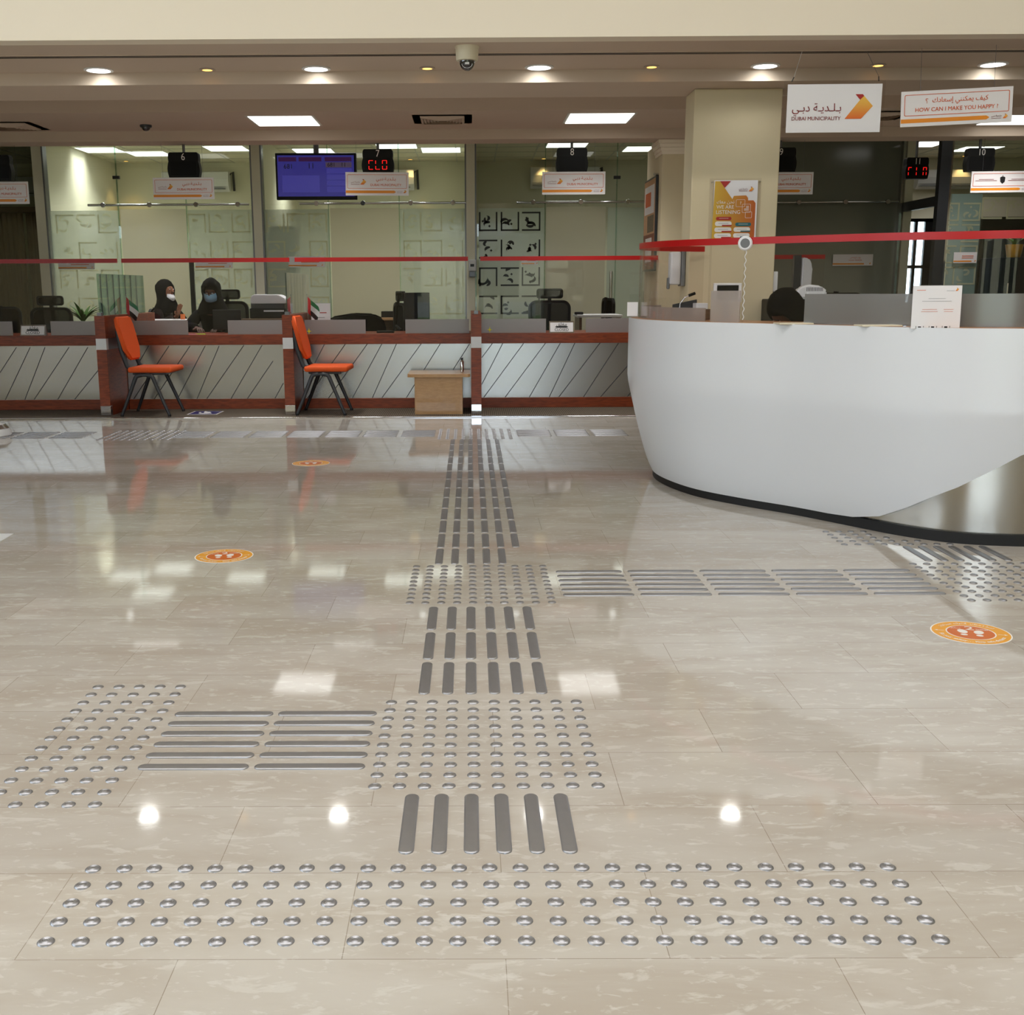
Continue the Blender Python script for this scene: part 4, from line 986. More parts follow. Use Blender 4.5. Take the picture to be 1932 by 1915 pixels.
# acrylic screen along the desk
SP = [(1.9,7.70),(1.60,7.62),(1.30,7.46),(1.13,7.26),(1.075,6.98),(1.125,6.62),(1.24,6.34),(1.40,6.10),(1.62,5.84),(1.85,5.58),(2.03,5.37),(2.2,5.22),(2.38,5.12),(2.62,5.07),(3.1,5.08),(3.8,5.18),(4.2,5.3)]
SC = catmull(SP, 8)
def pr(v):
    p = Vector(v)-Vector((0, 0, H)); c = p.dot(FW); return CX+F*p.dot(RT)/c, CY-F*p.dot(UP)/c
fr = [p for p in SC]
i0 = min(range(len(SC)), key=lambda k: pr((SC[k].x, SC[k].y, 1.2))[0])    # left-most sample
def span(x0, x1):
    """samples of the near side of the screen between two image columns' directions"""
    return [SC[k] for k in range(i0, len(SC)) if x0 <= pr((SC[k].x, SC[k].y, 1.2))[0] <= x1]
def curved(pts, z0, z1, th=.003, zf=None):
    mb = MB(); m = len(pts)
    def nn(i): a, b = pts[max(i-1, 0)], pts[min(i+1, m-1)]; t = (b-a).normalized(); return Vector((-t.y, t.x))*th
    A = [pts[i]+nn(i) for i in range(m)]; B = [pts[i]-nn(i) for i in range(m)]
    f0 = (lambda i: z0) if not callable(z0) else z0; f1 = (lambda i: z1) if not callable(z1) else z1
    strip_surface(mb, [[(L[i].x, L[i].y, f(i)) for i in range(m)] for L, f in ((A, f0), (A, f1), (B, f1), (B, f0), (A, f0))])
    for k in (0, m-1): mb.face([mb.bm.verts.new((L[k].x, L[k].y, f(k))) for L, f in ((A, f0), (A, f1), (B, f1), (B, f0))])
    return mb
ztop = lambda k: 1.479-.029*min(1, max(0, (k-i0)/(len(SC)*.55)))
scr = thing('acrylic_screen', 'tall curved acrylic screen with a bright red top strip on the reception desk', 'screen', (0, 0, 0))
curved(SC, ZT-.001, lambda k: ztop(k)-.036, .002).build('panel', 'acrylic', scr, 40)
curved(SC, lambda k: ztop(k)-.036, ztop, .006).build('red_strip', 'red_strip', scr, 40)
for x in (1337, 1402, 1521):
    q = span(x-9, x+9); q = min(q, key=lambda v: abs(pr((v.x, v.y, 1.2))[0]-x)) if q else None
    if q: MB().box(q.x-.004, q.x+.004, q.y-.012, q.y-.004, ZT, 1.44 if x < 1500 else 1.175).build('joint', 'acrylic' if x < 1500 else 'white_plastic', scr)
def inset(pts, d):
    m = len(pts); out = []
    for i in range(m):
        a, b = pts[max(i-1, 0)], pts[min(i+1, m-1)]; t = (b-a).normalized(); out.append(pts[i]-Vector((-t.y, t.x))*d)
    return out
g1 = 'frosted glass strips on the reception desk'
tag(curved(inset(SC[max(0,i0-12):i0]+span(0, 1335), -.015), ZT-.001, 1.09).build('frosted_screen', 'frosted_desk', None, 40), 'low frosted strip curving round the left tip of the reception desk', 'glass screen', g1)
tag(curved(inset(span(1338, 1409), .02), ZT-.001, 1.185).build('frosted_screen', 'frosted_desk', None, 40), 'small square frosted pane under the grey round intercom', 'glass screen', g1)
tag(curved(inset(span(1521, 3000), .02), ZT-.001, 1.168).build('frosted_screen', 'frosted_grey', None, 40), 'long grey frosted glass panel along the right of the reception desk', 'glass screen', g1)
# intercom on the red strip
q = min(span(1380, 1430), key=lambda v: abs(pr((v.x, v.y, 1.45))[0]-1405))
zi = py(1405, 459, q.y-.03).z
t = thing('intercom', 'round silver intercom speaker clipped on the red strip with a twisted cord', 'speaker', (q.x-.005, q.y-.028, zi), -.35)
R90 = Matrix.Rotation(PI/2, 4, 'X')
MB().lathe([(0,-.015),(.034,-.015),(.038,-.008),(.038,.008),(.032,.014),(0,.014)], 28, R90).build('body', 'white_plastic', t, 40)
MB().lathe([(0,.0145),(.025,.0145),(.026,.012)], 24, R90).build('grille', 'grey_metal', t)
pts = [(.004+.004*math.sin(k*.9), .004*math.cos(k*.9)+.0, -.038-(zi-ZT-.05)*k/60) for k in range(61)]
MB().tube(pts, .0022, 6).build('cord', 'white_plastic', t, 60)
MB().box(.03, .055, .0, .01, -.004, .008).build('clip', 'chrome', t)

def stand_sheet(name, label, x0, x1, y0, y1, Y, lean=.08, cat='stand', lines=True, thick=.004):
    a, b = py(x0, y1, Y), py(x1, y1, Y); zt = py(x0, y0, Y+.04).z; wd, h = b.x-a.x, zt-a.z
    t = thing(name, label, cat, ((a.x+b.x)/2, Y, a.z)); t.rotation_euler.x = -lean
    MB().box(-wd/2-.004, wd/2+.004, 0, thick, 0, h+.004).build('acrylic_holder', 'acrylic', t)
    MB().box(-wd/2, wd/2, -.001, -.0005, .002, h).build('sheet', 'paper_white', t)
    if lines:
        logo(t, wd*.40, h*.91, h*.07, -.002)
        MB().box(wd*.19, wd*.35, -.002, -.0012, h*.88, h*.885).build('print_line', 'print_grey', t)
        MB().box(-wd*.42, -wd*.24, -.002, -.0012, h*.89, h*.9).build('print_line', 'print_orange', t)
        for k, (u, v, ww, m_) in enumerate(((0,.70,.35,'print_grey'),(0,.64,.6,'print_grey'),(-.14,.45,.3,'print_orange'),(.25,.45,.2,'print_orange'),(-.14,.4,.34,'print_orange'),(.25,.4,.18,'print_orange'))):
            MB().box(wd*(u-ww/2), wd*(u+ww/2), -.002, -.0012, h*v, h*v+.0012).build('print_line', m_, t)
    return t, wd, h
t, wd, h = stand_sheet('notice_stand', 'white paper notice in an acrylic stand at the front of the reception desk', 1718, 1810, 539, 621, 5.04, .03, 'notice')
for k, u in enumerate((-.32, -.05, .22)):
    MB().box(wd*u-.018, wd*u-.016, -.002, -.0012, .004, .014).box(wd*u+.016, wd*u+.018, -.002, -.0012, .004, .014).box(wd*u-.008, wd*u+.006, -.002, -.0012, .005, .012).build('printed_icon', 'print_black', t)
# papers on the desk
for (x0, x1, y, lb) in ((1476, 1545, 611, 'cream paper folder lying on the reception desk by the pane edge'), (1634, 1716, 615, 'cream paper folder lying left of the notice stand')):
    a, b = pz(x0, y, ZT+.004), pz(x1, y, ZT+.004)
    o = MB().box(a.x, b.x, a.y+.05, a.y+.17, ZT-.001, ZT+.006, .002).build('paper_folder', 'camera_shell'); tag(o, lb, 'folder', 'paper folders on the reception desk')
# tablet, desk phone with microphone, card box, block
a, b = py(1354, 545, 6.25), py(1408, 545, 6.25)
t = thing('desk_monitor', 'small grey framed desk screen behind the square frosted pane', 'monitor', ((a.x+b.x)/2+.0, 6.35, ZT)); w_ = b.x-a.x; zt_ = py(1380, 534, 6.35).z-ZT
MB().box(-w_/2, w_/2, 0, .02, zt_-.11, zt_, .004).build('frame', 'white_plastic', t); MB().box(-w_*.38, w_*.38, -.002, 0, zt_-.095, zt_-.012).build('screen', 'black_plastic', t)
MB().box(-.02, .02, .005, .02, .0, zt_-.1).box(-.05, .05, -.01, .06, 0, .008).build('stand', 'grey_metal', t)
p = py(1283, 588, 6.75)
t = thing('microphone_phone', 'black desk phone with a gooseneck microphone at the left end of the reception desk', 'microphone', (p.x, 6.75, ZT))
mb = MB(); mb.prism([(-.05, 0), (.11, 0), (.10, .115), (-.045, .085)], 0, .015); o = mb.build('console', 'charcoal_frame', t)
MB().tube([(-.01, -.02, .0), (-.005, -.02, .09), (.02, -.02, .125), (.05, -.02, .14)], .004, 8).build('gooseneck', 'chrome', t, 60)
MB().tube([(.045, -.02, .137), (.085, -.02, .152)], .009, 8).build('microphone', 'black_plastic', t, 60)
p = py(1321, 583, 6.6)
tag(MB().box(p.x-.035, p.x+.035, 6.55, 6.65, ZT, p.z+.035, .003).build('card_box', 'white_plastic'), 'small white box beside the gooseneck microphone', 'box')
p = py(1333, 595, 6.4)
tag(MB().box(p.x-.035, p.x+.035, 6.44, 6.50, ZT, ZT+.062, .006).build('brown_card_holder', 'brown_wood'), 'small brown block on the reception desk left of the square frosted pane', 'holder')
t_, _, _ = stand_sheet('notice_stand', 'small blank white card at the left tip of the reception desk', 1183, 1203, 570, 597, 7.0, .0, 'notice', False)
# cabinet with printer and dispenser behind the desk
t = thing('pedestal', 'black pedestal cabinet inside the reception desk carrying the white printer', 'cabinet', (py(1530, 560, 7.4).x, 7.4, 0))
MB().box(-.25, .35, -.15, .3, 0, 1.125, .01).build('body', 'black_plastic', t); MB().box(-.23, .33, -.165, -.15, .6, 1.1, .003).build('door', 'charcoal_frame', t)
p = py(1532, 556, 7.4)
t = thing('printer', 'white ribbed printer top behind the left end of the long frosted panel', 'printer', (p.x, 7.45, 1.126), -.2)
mb = MB(); mb.prism([(-.10, 0), (.085, 0), (.105, .05), (.06, .085), (-.02, .095), (-.075, .075), (-.11, .025)], -.09, .09)
bmesh.ops.bevel(mb.bm, geom=mb.bm.edges[:], offset=.012, segments=3, affect='EDGES'); mb.build('body', 'white_plastic', t, 50)
mb = MB()
for k in range(12): mb.box(-.03+k*.009, -.026+k*.009, -.0915, -.09, .05, .075)
mb.build('air_slots', 'charcoal_frame', t)
t = thing('dispenser_stand', 'dark upright post with a tall white dispenser behind the reception desk', 'dispenser', (py(1504, 520, 9.6).x, 9.6, 0))
zt_ = py(1504, 481, 9.6).z
MB().box(-.03, .03, 0, .05, 0, zt_).build('post', 'charcoal_frame', t); MB().box(-.15, .15, -.12, .17, 0, .02, .005).build('base', 'charcoal_frame', t)
mb = MB(); mb.prism([(.035, zt_-.27), (.12, zt_-.27), (.12, zt_-.12), (.11, zt_-.06), (.085, zt_-.03), (.035, zt_-.02)], -.03, .07); bmesh.ops.bevel(mb.bm, geom=mb.bm.edges[:], offset=.01, segments=3, affect='EDGES')
mb.build('dispenser_body', 'white_plastic', t, 50)
office_chair('black office chair behind the reception desk with only its rounded back top visible', py(1585, 560, 8.6).x, 8.6, .35, False, 'black_fabric', dz=.135)
# router on the column side, soap dispenser on its other side
o = MB().box(cx1+.001, cx1+.035, 7.72, 7.84, py(1467, 550, 7.7).z, py(1467, 512, 7.7).z, .006).build('wall_router', 'white_plastic'); tag(o, 'flat white box mounted on the right side of the cream column', 'box')
za, zb_ = py(1275, 540, 7.8).z, py(1275, 474, 7.8).z
t = thing('soap_dispenser', 'white wall dispenser with grey back on the left side of the cream column', 'dispenser', (cx0-.001, 7.86, za))
MB().box(-.03, 0, -.06, .06, 0, zb_-za, .006).build('back_plate', 'grey_metal', t)
MB().box(-.105, -.03, -.055, .055, .01, zb_-za-.003, .016, seg=4).build('cover', 'white_plastic', t, 50)
MB().box(-.118, -.1, -.02, .02, -.02, .06, .006).build('lever', 'grey_metal', t)

# ================================================================== POSTERS
def lerp(a, b, t): return a+(b-a)*t
a, b = py(1346, 400, 7.68), py(1428, 400, 7.68); zt, zb = py(1387, 340, 7.68).z, py(1387, 457, 7.68).z; wd, h = b.x-a.x, zt-zb
t = thing('poster', 'orange we are listening poster in a clear holder on the cream column', 'poster', ((a.x+b.x)/2, 7.685, zb+h/2))
MB().box(-wd*.60, wd*.58, .003, .008, -h*.54, h*.53).build('acrylic_plate', 'acrylic', t)
MB().box(-wd/2, wd/2, 0, .002, -h/2, h/2).build('sheet', 'paper_white', t)
U = lambda px_, pz_: ((px_-925)/1100*wd, (1000-pz_)/1440*h)      # from the close view of the poster
flat('gold_field', [U(*p) for p in ((395,300),(520,300),(640,455),(845,715),(880,640),(1190,630),(1240,690),(1245,745),(1380,745),(1435,810),(1435,1720),(350,1720))], 'poster_gold', t, -.0012, .001)
flat('red_triangle', [U(*p) for p in ((520,300),(790,300),(640,455))], 'arrow_red', t, -.0025)
logo(t, *U(1310,485), h*.075, -.0035); MB().box(U(1000,0)[0], U(1215,0)[0], -.0025, -.0015, U(0,530)[1], U(0,522)[1]).build('logo_line', 'print_maroon', t)
text('logo_text', ar('بـلـديـة دبـي'), *U(1110,480), .012, 'print_maroon', t, -.0025, fit=wd*.2)
text('arabic_text', ar('نحن معك'), *U(675,780), .03, 'print_white', t, -.0025, fit=wd*.40, bold=.0018)
text('english_text', 'WE ARE', *U(670,900), .035, 'print_white', t, -.0025, fit=wd*.40, bold=.0018)
text('english_text', 'LISTENING', *U(750,1020), .035, 'print_white', t, -.0025, fit=wd*.55, bold=.0018)
for (x0, x1, z0, z1) in ((940,1170,725,895),(1100,1315,830,1030),(1185,1350,1005,1155)):
    (ax, az), (bx, bz) = U(x0, z1), U(x1, z0); mb = MB(); ring2d(mb, rrect(ax, bx, az, bz, .006), rrect(ax+.0018, bx-.0018, az+.0018, bz-.0018, .0045), -.0025, -.0015); mb.build('speech_bubble', 'print_white', t)
text('question_mark', '?', *U(1058,810), .03, 'print_white', t, -.0026, bold=.0018)
for z_ in (890, 920, 950, 980): MB().box(U(1150 if z_ > 930 else 1200,0)[0], U(1270,0)[0], -.0026, -.0016, U(0,z_)[1], U(0,z_-14)[1]).build('print_line', 'print_white', t)
for (x0, x1, z0, z1, m_) in ((450,840,1125,1205,'arrow_red'),(430,850,1230,1340,'print_white'),(420,850,1370,1480,'print_white'),(415,845,1510,1620,'print_white'),
                             (945,1345,1260,1345,'print_teal'),(905,1325,1370,1475,'print_white'),(900,1320,1510,1610,'print_white')):
    (ax, az), (bx, bz) = U(x0, z1), U(x1, z0); flat('text_pill', rrect(ax, bx, az, bz, (bz-az)*.45), m_, t, -.0025)
    MB().box(lerp(ax, bx, .2), lerp(ax, bx, .8), -.0032, -.0026, lerp(az, bz, .52), lerp(az, bz, .60)).build('print_line', 'print_grey' if m_ == 'print_white' else 'print_white', t)
    if m_ == 'print_white': flat('text_tab', rrect(lerp(ax, bx, .42), bx, az-.001, lerp(az, bz, .25), .002), 'arrow_red' if x0 < 900 else 'print_teal', t, -.0034)
for sx, sz in ((-.555, .47), (.535, .47), (.535, -.5), (-.555, -.5)):
    MB().lathe([(0,-.014),(.006,-.014),(.006,.004),(0,.004)], 12, Matrix.Translation((sx*wd, 0, sz*h)) @ Matrix.Rotation(-PI/2, 4, 'X')).build('standoff_bolt', 'chrome', t)
# poster on the side of the pier, seen almost edge-on
zt, zb = py(1226, 338, 11.8).z, py(1226, 512, 11.8).z
t = thing('poster', 'brown framed photo poster seen edge-on on the side of the pier', 'poster', (k0-.03, 11.75, zb))
MB().box(0, .028, -.36, .36, 0, zt-zb, .003).build('frame', 'charcoal_frame', t); MB().box(-.002, 0, -.34, .34, .02, zt-zb-.02).build('sheet', 'poster_gold' if 0 else 'tan_edge', t)
hh = zt-zb
for (y0, y1, z0, z1, m_) in ((-.3,.3,.62,.92,'sign_white'),(-.3,.1,.42,.6,'brown_wood'),(-.34,.34,.02,.4,'red_wood'),(-.2,.2,.1,.36,'print_white'),(-.1,.25,.7,.85,'print_orange')):
    MB().box(-.003-.0005*z0, -.002, y0, y1, hh*z0, hh*z1).build('printed_field', m_, t)
MB().tube([(-.02, -.34, hh+.01), (.03, -.34, hh+.01)], .012, 8).build('bolt', 'chrome', t)

# ================================================================== COUNTER ITEMS
def closed_sign(x0, x1, y0, y1, label, rz=0):
    Y = 11.19; a, b = py(x0, y1, Y), py(x1, y1, Y); wd = b.x-a.x; h = py(x0, y0, Y).z-zT
    t = thing('closed_sign', label, 'sign', ((a.x+b.x)/2, YC-.0, zT), rz, 'closed tent signs on the counters')
    mb = MB(); pr_ = [(-.03, 0), (.03, 0), (.004, h), (-.004, h)]
    A = [mb.bm.verts.new((-wd/2, y+.01, z)) for y, z in pr_]; B = [mb.bm.verts.new((wd/2, y+.01, z)) for y, z in pr_]
    mb.face(A); mb.face(B[::-1])
    for i in range(4): mb.face([A[i], A[(i+1)%4], B[(i+1)%4], B[i]])
    mb.build('tent', 'chrome', t)
    f = thing2 = bpy.data.objects.new('face_plate', MB().box(-wd*.46, wd*.46, -.0015, 0, h*.1, h*.9).use('sign_white').mesh('face_plate')); C.objects.link(f); f.data.materials.clear(); f.data.materials.append(MATS['sign_white'])
    f.parent = t; f.location = (0, -.0215, 0); f.rotation_euler.x = -math.atan2(.026, h)
    text('arabic_text', ar('مغلق'), 0, h*.74, h*.24, 'print_black', f, -.0022, fit=wd*.42)
    flat('black_lozenge', [(-wd*.27, h*.52), (-wd*.2, h*.45), (wd*.2, h*.45), (wd*.27, h*.52), (wd*.2, h*.59), (-wd*.2, h*.59)], 'print_black', f, -.0028)
    text('english_text', 'CLOSED', 0, h*.27, h*.30, 'print_black', f, -.0022, fit=wd*.56, bold=.0018)
closed_sign(38, 88, 613, 634, 'white tent sign reading CLOSED on counter five, at the far left', -.12)
closed_sign(1036, 1083, 606, 627, 'white tent sign reading CLOSED on counter eight, before the office chair')
def flag(px_, pyb, label, fl, Y, side):
    p = py(px_, pyb, Y); zt_ = py(px_, 556, Y).z
    t = thing('table_flag', label, 'flag', (p.x, Y, zT), 0, 'small table flags')
    MB().lathe([(0,0),(.03,0),(.03,.006),(.006,.01),(0,.01)], 20).build('base', 'gold_pot', t, 40)
    MB().tube([(0,0,.005), (0,0,zt_-zT)], .003, 8).sphere((0,0,zt_-zT), .006, .006, .006, 8).build('pole', 'chrome', t, 60)
    z1_ = zt_-zT-.02
    def q(u, v):      # hanging cloth: u along the fly, v down the hoist
        return (side*(.005+.105*u+.012*math.sin(v*5)*u), -.008-.015*math.sin(u*5+v*2), z1_-.165*v-.10*u)
    def cloth(u0, u1, v0, v1, name, mat):
        mb = MB(); G = [[mb.bm.verts.new(q(lerp(u0,u1,i/6), lerp(v0,v1,j/6))) for i in range(7)] for j in range(7)]
        for j in range(6):
            for i in range(6): mb.face([G[j][i], G[j][i+1], G[j+1][i+1], G[j+1][i]])
        mb.build(name, mat, t, 180)
    cloth(0, .27, 0, 1, 'red_band', 'flag_red'); cloth(.27, 1, 0, .34, 'green_band', 'flag_green'); cloth(.27, 1, .34, .67, 'white_band', 'flag_white'); cloth(.27, 1, .67, 1, 'black_band', 'print_black')
flag(240, 600, 'small red green white black flag beside the glass divider of counter six', 0, 11.36, 1)
flag(581, 598, 'small red green white black flag before the paper stand of counter seven', 0, 11.36, 1)
t, wd, h = stand_sheet('notice_stand', 'white printed notice in a stand behind the flag of counter seven', 588, 624, 572, 627, 11.5, .1, 'notice', False)
MB().box(-wd*.45, wd*.3, -.002, -.001, h*.66, h*.69).build('print_line', 'arrow_red', t); MB().box(-wd*.2, wd*.2, -.002, -.001, h*.5, h*.52).build('print_line', 'print_grey', t)
t = thing('computer_monitor', 'dark computer monitor behind the right frosted strip of counter seven', 'monitor', (py(786, 580, 11.75).x, 11.75, zT), 0)
wm_ = py(812, 580, 11.75).x-py(763, 580, 11.75).x; hm = py(786, 552, 11.75).z-zT
MB().box(-wm_/2, wm_/2, 0, .03, hm-.3, hm, .006).build('housing', 'black_plastic', t); MB().box(-.03, .03, .03, .06, .01, hm-.1).box(-.11, .11, -.03, .14, 0, .012, .004).build('stand', 'black_plastic', t)
t = thing('computer_monitor', 'black computer monitor beside the masked woman, behind counter six', 'monitor', (py(428, 600, 11.75).x, 11.75, zT), .15)
MB().box(-.15, .15, 0, .03, .03, .24, .006).build('housing', 'black_plastic', t); MB().box(-.03, .03, .03, .06, .0, .12).build('stand', 'black_plastic', t)
# coloured note papers, yellow stars, a keyboard and a mouse pad
for k, (dx, m_) in enumerate(((-.05, 'note_pink'), (.03, 'note_lime'))):
    p = pz(385, 629, zT); o = MB().box(-.05, .05, -.015, .015, 0, .004+.004*k).build('note_paper', m_); o.location = (p.x+dx, 11.27+.02*k, zT); o.rotation_euler.z = (.3, -.25)[k]
    tag(o, ('pink note paper on counter six before the masked woman', 'lime green note paper on counter six before the masked woman')[k], 'paper')
for px_, pyy, lb in ((254, 629, 'small yellow star sticker at the left of counter six'), (583, 625, 'small yellow star sticker under the flag of counter seven'), (924, 622, 'small yellow star sticker on the frosted strip of counter eight')):
    p = py(px_, pyy, 11.232); P = []
    for k in range(12):
        r_ = .035 if k % 3 == 0 else .010; P.append((r_*math.cos(k*PI/6)*(1 if k % 6 else .8), r_*math.sin(k*PI/6)))
    o = MB().prism(P, 0, .001).build('star_sticker', 'star_yellow'); o.location = (p.x, 11.2325, p.z); tag(o, lb, 'sticker', 'yellow star stickers on the counters')
p = pz(735, 624, zT); tag(MB().box(p.x-.09, p.x+.09, 11.42, 11.52, zT, zT+.02, .004).build('keyboard', 'black_plastic'), 'black keyboard lying in the gap of counter seven', 'keyboard')
# printers, desks behind
t = thing('office_desk', 'white desk behind counter six carrying the cups', 'desk', (py(325, 600, 12.75).x, 12.75, .004))
zd = py(325, 604, 12.55).z
MB().box(-.30, .42, -.25, .20, zd-.03, zd, .004).build('top', 'white_plastic', t)
for sx in (-.27, .36): MB().box(sx, sx+.03, -.22, .17, 0, zd-.03).build('leg', 'white_plastic', t)
def mug(px_, pyb, Y, r, h, mat, lb, handle=True):
    p = py(px_, pyb, Y); t = thing('mug', lb, 'cup', (p.x, Y, zd+.004), PI*.9)
    MB().lathe([(0,0),(r,0),(r,h),(r*.88,h),(r*.88,.006),(0,.006)], 24).build('body', mat, t, 40)
    if handle: MB().tube([(r, 0, h*.8), (r+.025, 0, h*.75), (r+.028, 0, h*.35), (r, 0, h*.25)], .005, 8).build('handle', mat, t, 60)
mug(331, 602, 12.62, .032, .09, 'acrylic', 'clear glass mug with a handle in front of the woman with raised hand')
mug(345, 601, 12.70, .027, .06, 'orange_cup', 'small orange cup right of the glass mug', False)
def office_printer(x0, x1, y0, y1, Y, lb, zsup):
    a, b = py(x0, y1, Y), py(x1, y0, Y); wd = b.x-a.x; h = b.z-zsup
    t = thing('printer', lb, 'printer', ((a.x+b.x)/2, Y, zsup))
    MB().box(-wd/2, wd/2, 0, .35, 0, h*.42, .012).build('paper_tray_base', 'black_plastic', t)
    MB().box(-wd*.46, wd*.46, .02, .33, h*.42, h*.62).build('output_bay', 'charcoal_frame', t)
    mb = MB(); mb.prism([(-wd*.46, h*.62), (wd*.5, h*.62), (wd*.5, h*.80), (wd*.30, h*.98), (-wd*.38, h), (-wd*.46, h*.86)], 0, .33); bmesh.ops.bevel(mb.bm, geom=mb.bm.edges[:], offset=.01, segments=2, affect='EDGES'); mb.build('scanner_lid', 'white_plastic', t, 50)
    MB().box(-wd*.1, wd*.45, -.012, 0, h*.28, h*.34).build('paper_slot', 'white_plastic', t)
zc = py(505, 601, 12.4).z
t = thing('office_desk', 'low dark desk behind counter six carrying the white printer', 'desk', (py(505, 600, 12.4).x, 12.45, .004))
MB().box(-.30, .30, -.1, .4, zc-.03, zc-.004, .004).build('top', 'brown_wood', t)
for sx in (-.28, .25): MB().box(sx, sx+.03, -.08, .38, 0, zc-.03).build('leg', 'brown_wood', t)
office_printer(471, 538, 555, 600, 12.45, 'white topped black printer left of the second counter divider', zc)
t = thing('office_desk', 'pale desk behind counter eight right of the mesh office chair', 'desk', (py(1108, 600, 12.9).x, 13.0, .004))
zd8 = py(1108, 594, 13).z
MB().box(-.12, .40, -.2, .4, zd8-.03, zd8, .004).build('top', 'white_plastic', t)
for sx in (-.1, .35): MB().box(sx, sx+.03, -.18, .38, 0, zd8-.03).build('leg', 'brown_wood', t)
p = py(1092, 590, 13.0); tag(MB().box(p.x-.05, p.x+.05, 12.95, 13.05, zd8+.004, zd8+.035, .01).build('stapler', 'black_plastic'), 'small black stapler on the pale desk behind counter eight', 'stapler')
t = thing('office_desk', 'beech desk behind counter seven with a black box and papers', 'desk', (py(740, 600, 13.6).x, 13.6, .004)); zd7 = py(740, 600, 13.5).z
MB().box(-.65, .35, -.2, .4, zd7-.03, zd7, .004).build('top', 'beech', t); MB().box(-.6, .3, .3, .33, 0, zd7-.03).build('modesty_panel', 'brown_wood', t)
for sx in (-.63, .31): MB().box(sx, sx+.03, -.18, .38, 0, zd7-.03).build('leg', 'beech', t)
p = py(733, 595, 13.6); tag(MB().box(p.x-.09, p.x+.09, 13.6, 13.75, zd7+.004, zd7+.08, .004).build('black_box', 'black_plastic'), 'small black box on the beech desk behind counter seven', 'box')
# plant
def leafy(label, p, z0, nleaf, L, seed, potm, r, hp, curl=1.0):
    rng = random.Random(seed); t = thing('potted_plant', label, 'plant', (p.x, p.y, z0))
    MB().lathe([(0,0),(r*.75,0),(r,hp),(r*.9,hp),(r*.85,hp-.02),(0,hp-.02)], 24).build('pot', potm, t, 40)
    for k in range(nleaf):
        a = k*2.4+rng.uniform(-.2,.2); l = L*rng.uniform(.7,1.05); b = rng.uniform(.25,.75); mb = MB(); va = []
        for i in range(11):
            u = i/10; out = l*(b*u+.25*curl*u*u); z = hp-.02+l*(.95*u-.55*curl*b*u*u*1.3); wq = .022*math.sin(PI*min(1, u*.92+.06))+.001
            cx_, cy_ = math.cos(a), math.sin(a)
            va.append((mb.bm.verts.new((out*cx_-wq*cy_, out*cy_+wq*cx_, z)), mb.bm.verts.new((out*cx_, out*cy_, z-.006)), mb.bm.verts.new((out*cx_+wq*cy_, out*cy_-wq*cx_, z))))
        for i in range(10): mb.face([va[i][0], va[i+1][0], va[i+1][1], va[i][1]]); mb.face([va[i][1], va[i+1][1], va[i+1][2], va[i][2]])
        mb.build('leaf', 'leaf', t, 180)
p = py(157, 603, 13.25); zpl = p.z-.17
t = thing('plant_stand', 'small dark plinth under the leafy plant behind counter five', 'stand', (p.x, p.y, .004)); MB().box(-.12, .12, -.12, .12, 0, zpl-.005).build('body', 'brown_wood', t)
leafy('green plant with arching leaves behind counter five beside the divider', p, zpl, 16, .34, 4, 'pot', .08, .15)
p = py(1912, 486, 13.2)
t = thing('cabinet', 'tall black cabinet at the far right under the gold plant pot', 'cabinet', (p.x, 13.2, .004)); MB().box(-.25, .5, -.2, .3, 0, p.z-.006, .006).build('body', 'black_plastic', t)
MB().box(-.15, -.135, -.22, -.2, p.z-.7, p.z-.3).build('handle', 'chrome', t)
leafy('dark leafy plant in a shiny gold pot at the far right', p, p.z, 12, .25, 9, 'gold_pot', .10, .15)
# side table with the metal bottle
a, b = pz(783, 782, .004), pz(873, 782, .004); Yt = a.y
t = thing('side_table', 'small beech side table against counter seven beside the third divider', 'table', ((a.x+b.x)/2, Yt, .004))
hw = (b.x-a.x)/2; zt_ = py(830, 706, Yt).z; x_l = py(769, 706, Yt).x-t.location.x; x_r = -.002-t.location.x
MB().box(-hw, hw, 0, .42, 0, zt_-.03, .002).build('pedestal', 'beech', t)
mb = MB(); mb.slab([(x_l+.03, -.05), (x_r-.02, -.05), (x_r, -.03), (x_r, .50), (x_l, .50), (x_l, -.02)], zt_-.03, zt_); mb.build('top', 'beech', t)
p = py(873.5, 698, Yt+.12)
t = thing('sanitizer_bottle', 'slim metal bottle standing on the right edge of the beech side table', 'bottle', (p.x-.01, Yt+.14, zt_+.005)); hb = py(873, 676, Yt+.14).z-zt_
MB().lathe([(0,0),(.016,0),(.017,.01),(.017,hb*.72),(.012,hb*.8),(.010,hb*.84),(0,hb*.84)], 20).build('body', 'chrome', t, 40)
MB().lathe([(0,hb*.84),(.012,hb*.84),(.012,hb),(0,hb)], 16).build('cap', 'charcoal_frame', t, 40)
# sanitiser dispenser on the pillar
a, b = py(884, 523, YG-.1), py(898, 490, YG-.1)
t = thing('wall_dispenser', 'small grey dispenser on the office pillar between counters seven and eight', 'dispenser', ((a.x+b.x)/2, YG-.081, a.z)); w_ = (b.x-a.x)/2; h_ = b.z-a.z
MB().box(-w_, w_, -.07, 0, h_*.35, h_, .012, seg=3).build('body', 'white_plastic', t, 50); MB().box(-w_*.5, w_*.5, -.073, -.07, h_*.6, h_*.75).build('window', 'charcoal_frame', t)
MB().box(-w_*.8, w_*.8, -.08, -.01, 0, h_*.34, .01).build('nozzle_cover', 'grey_metal', t)

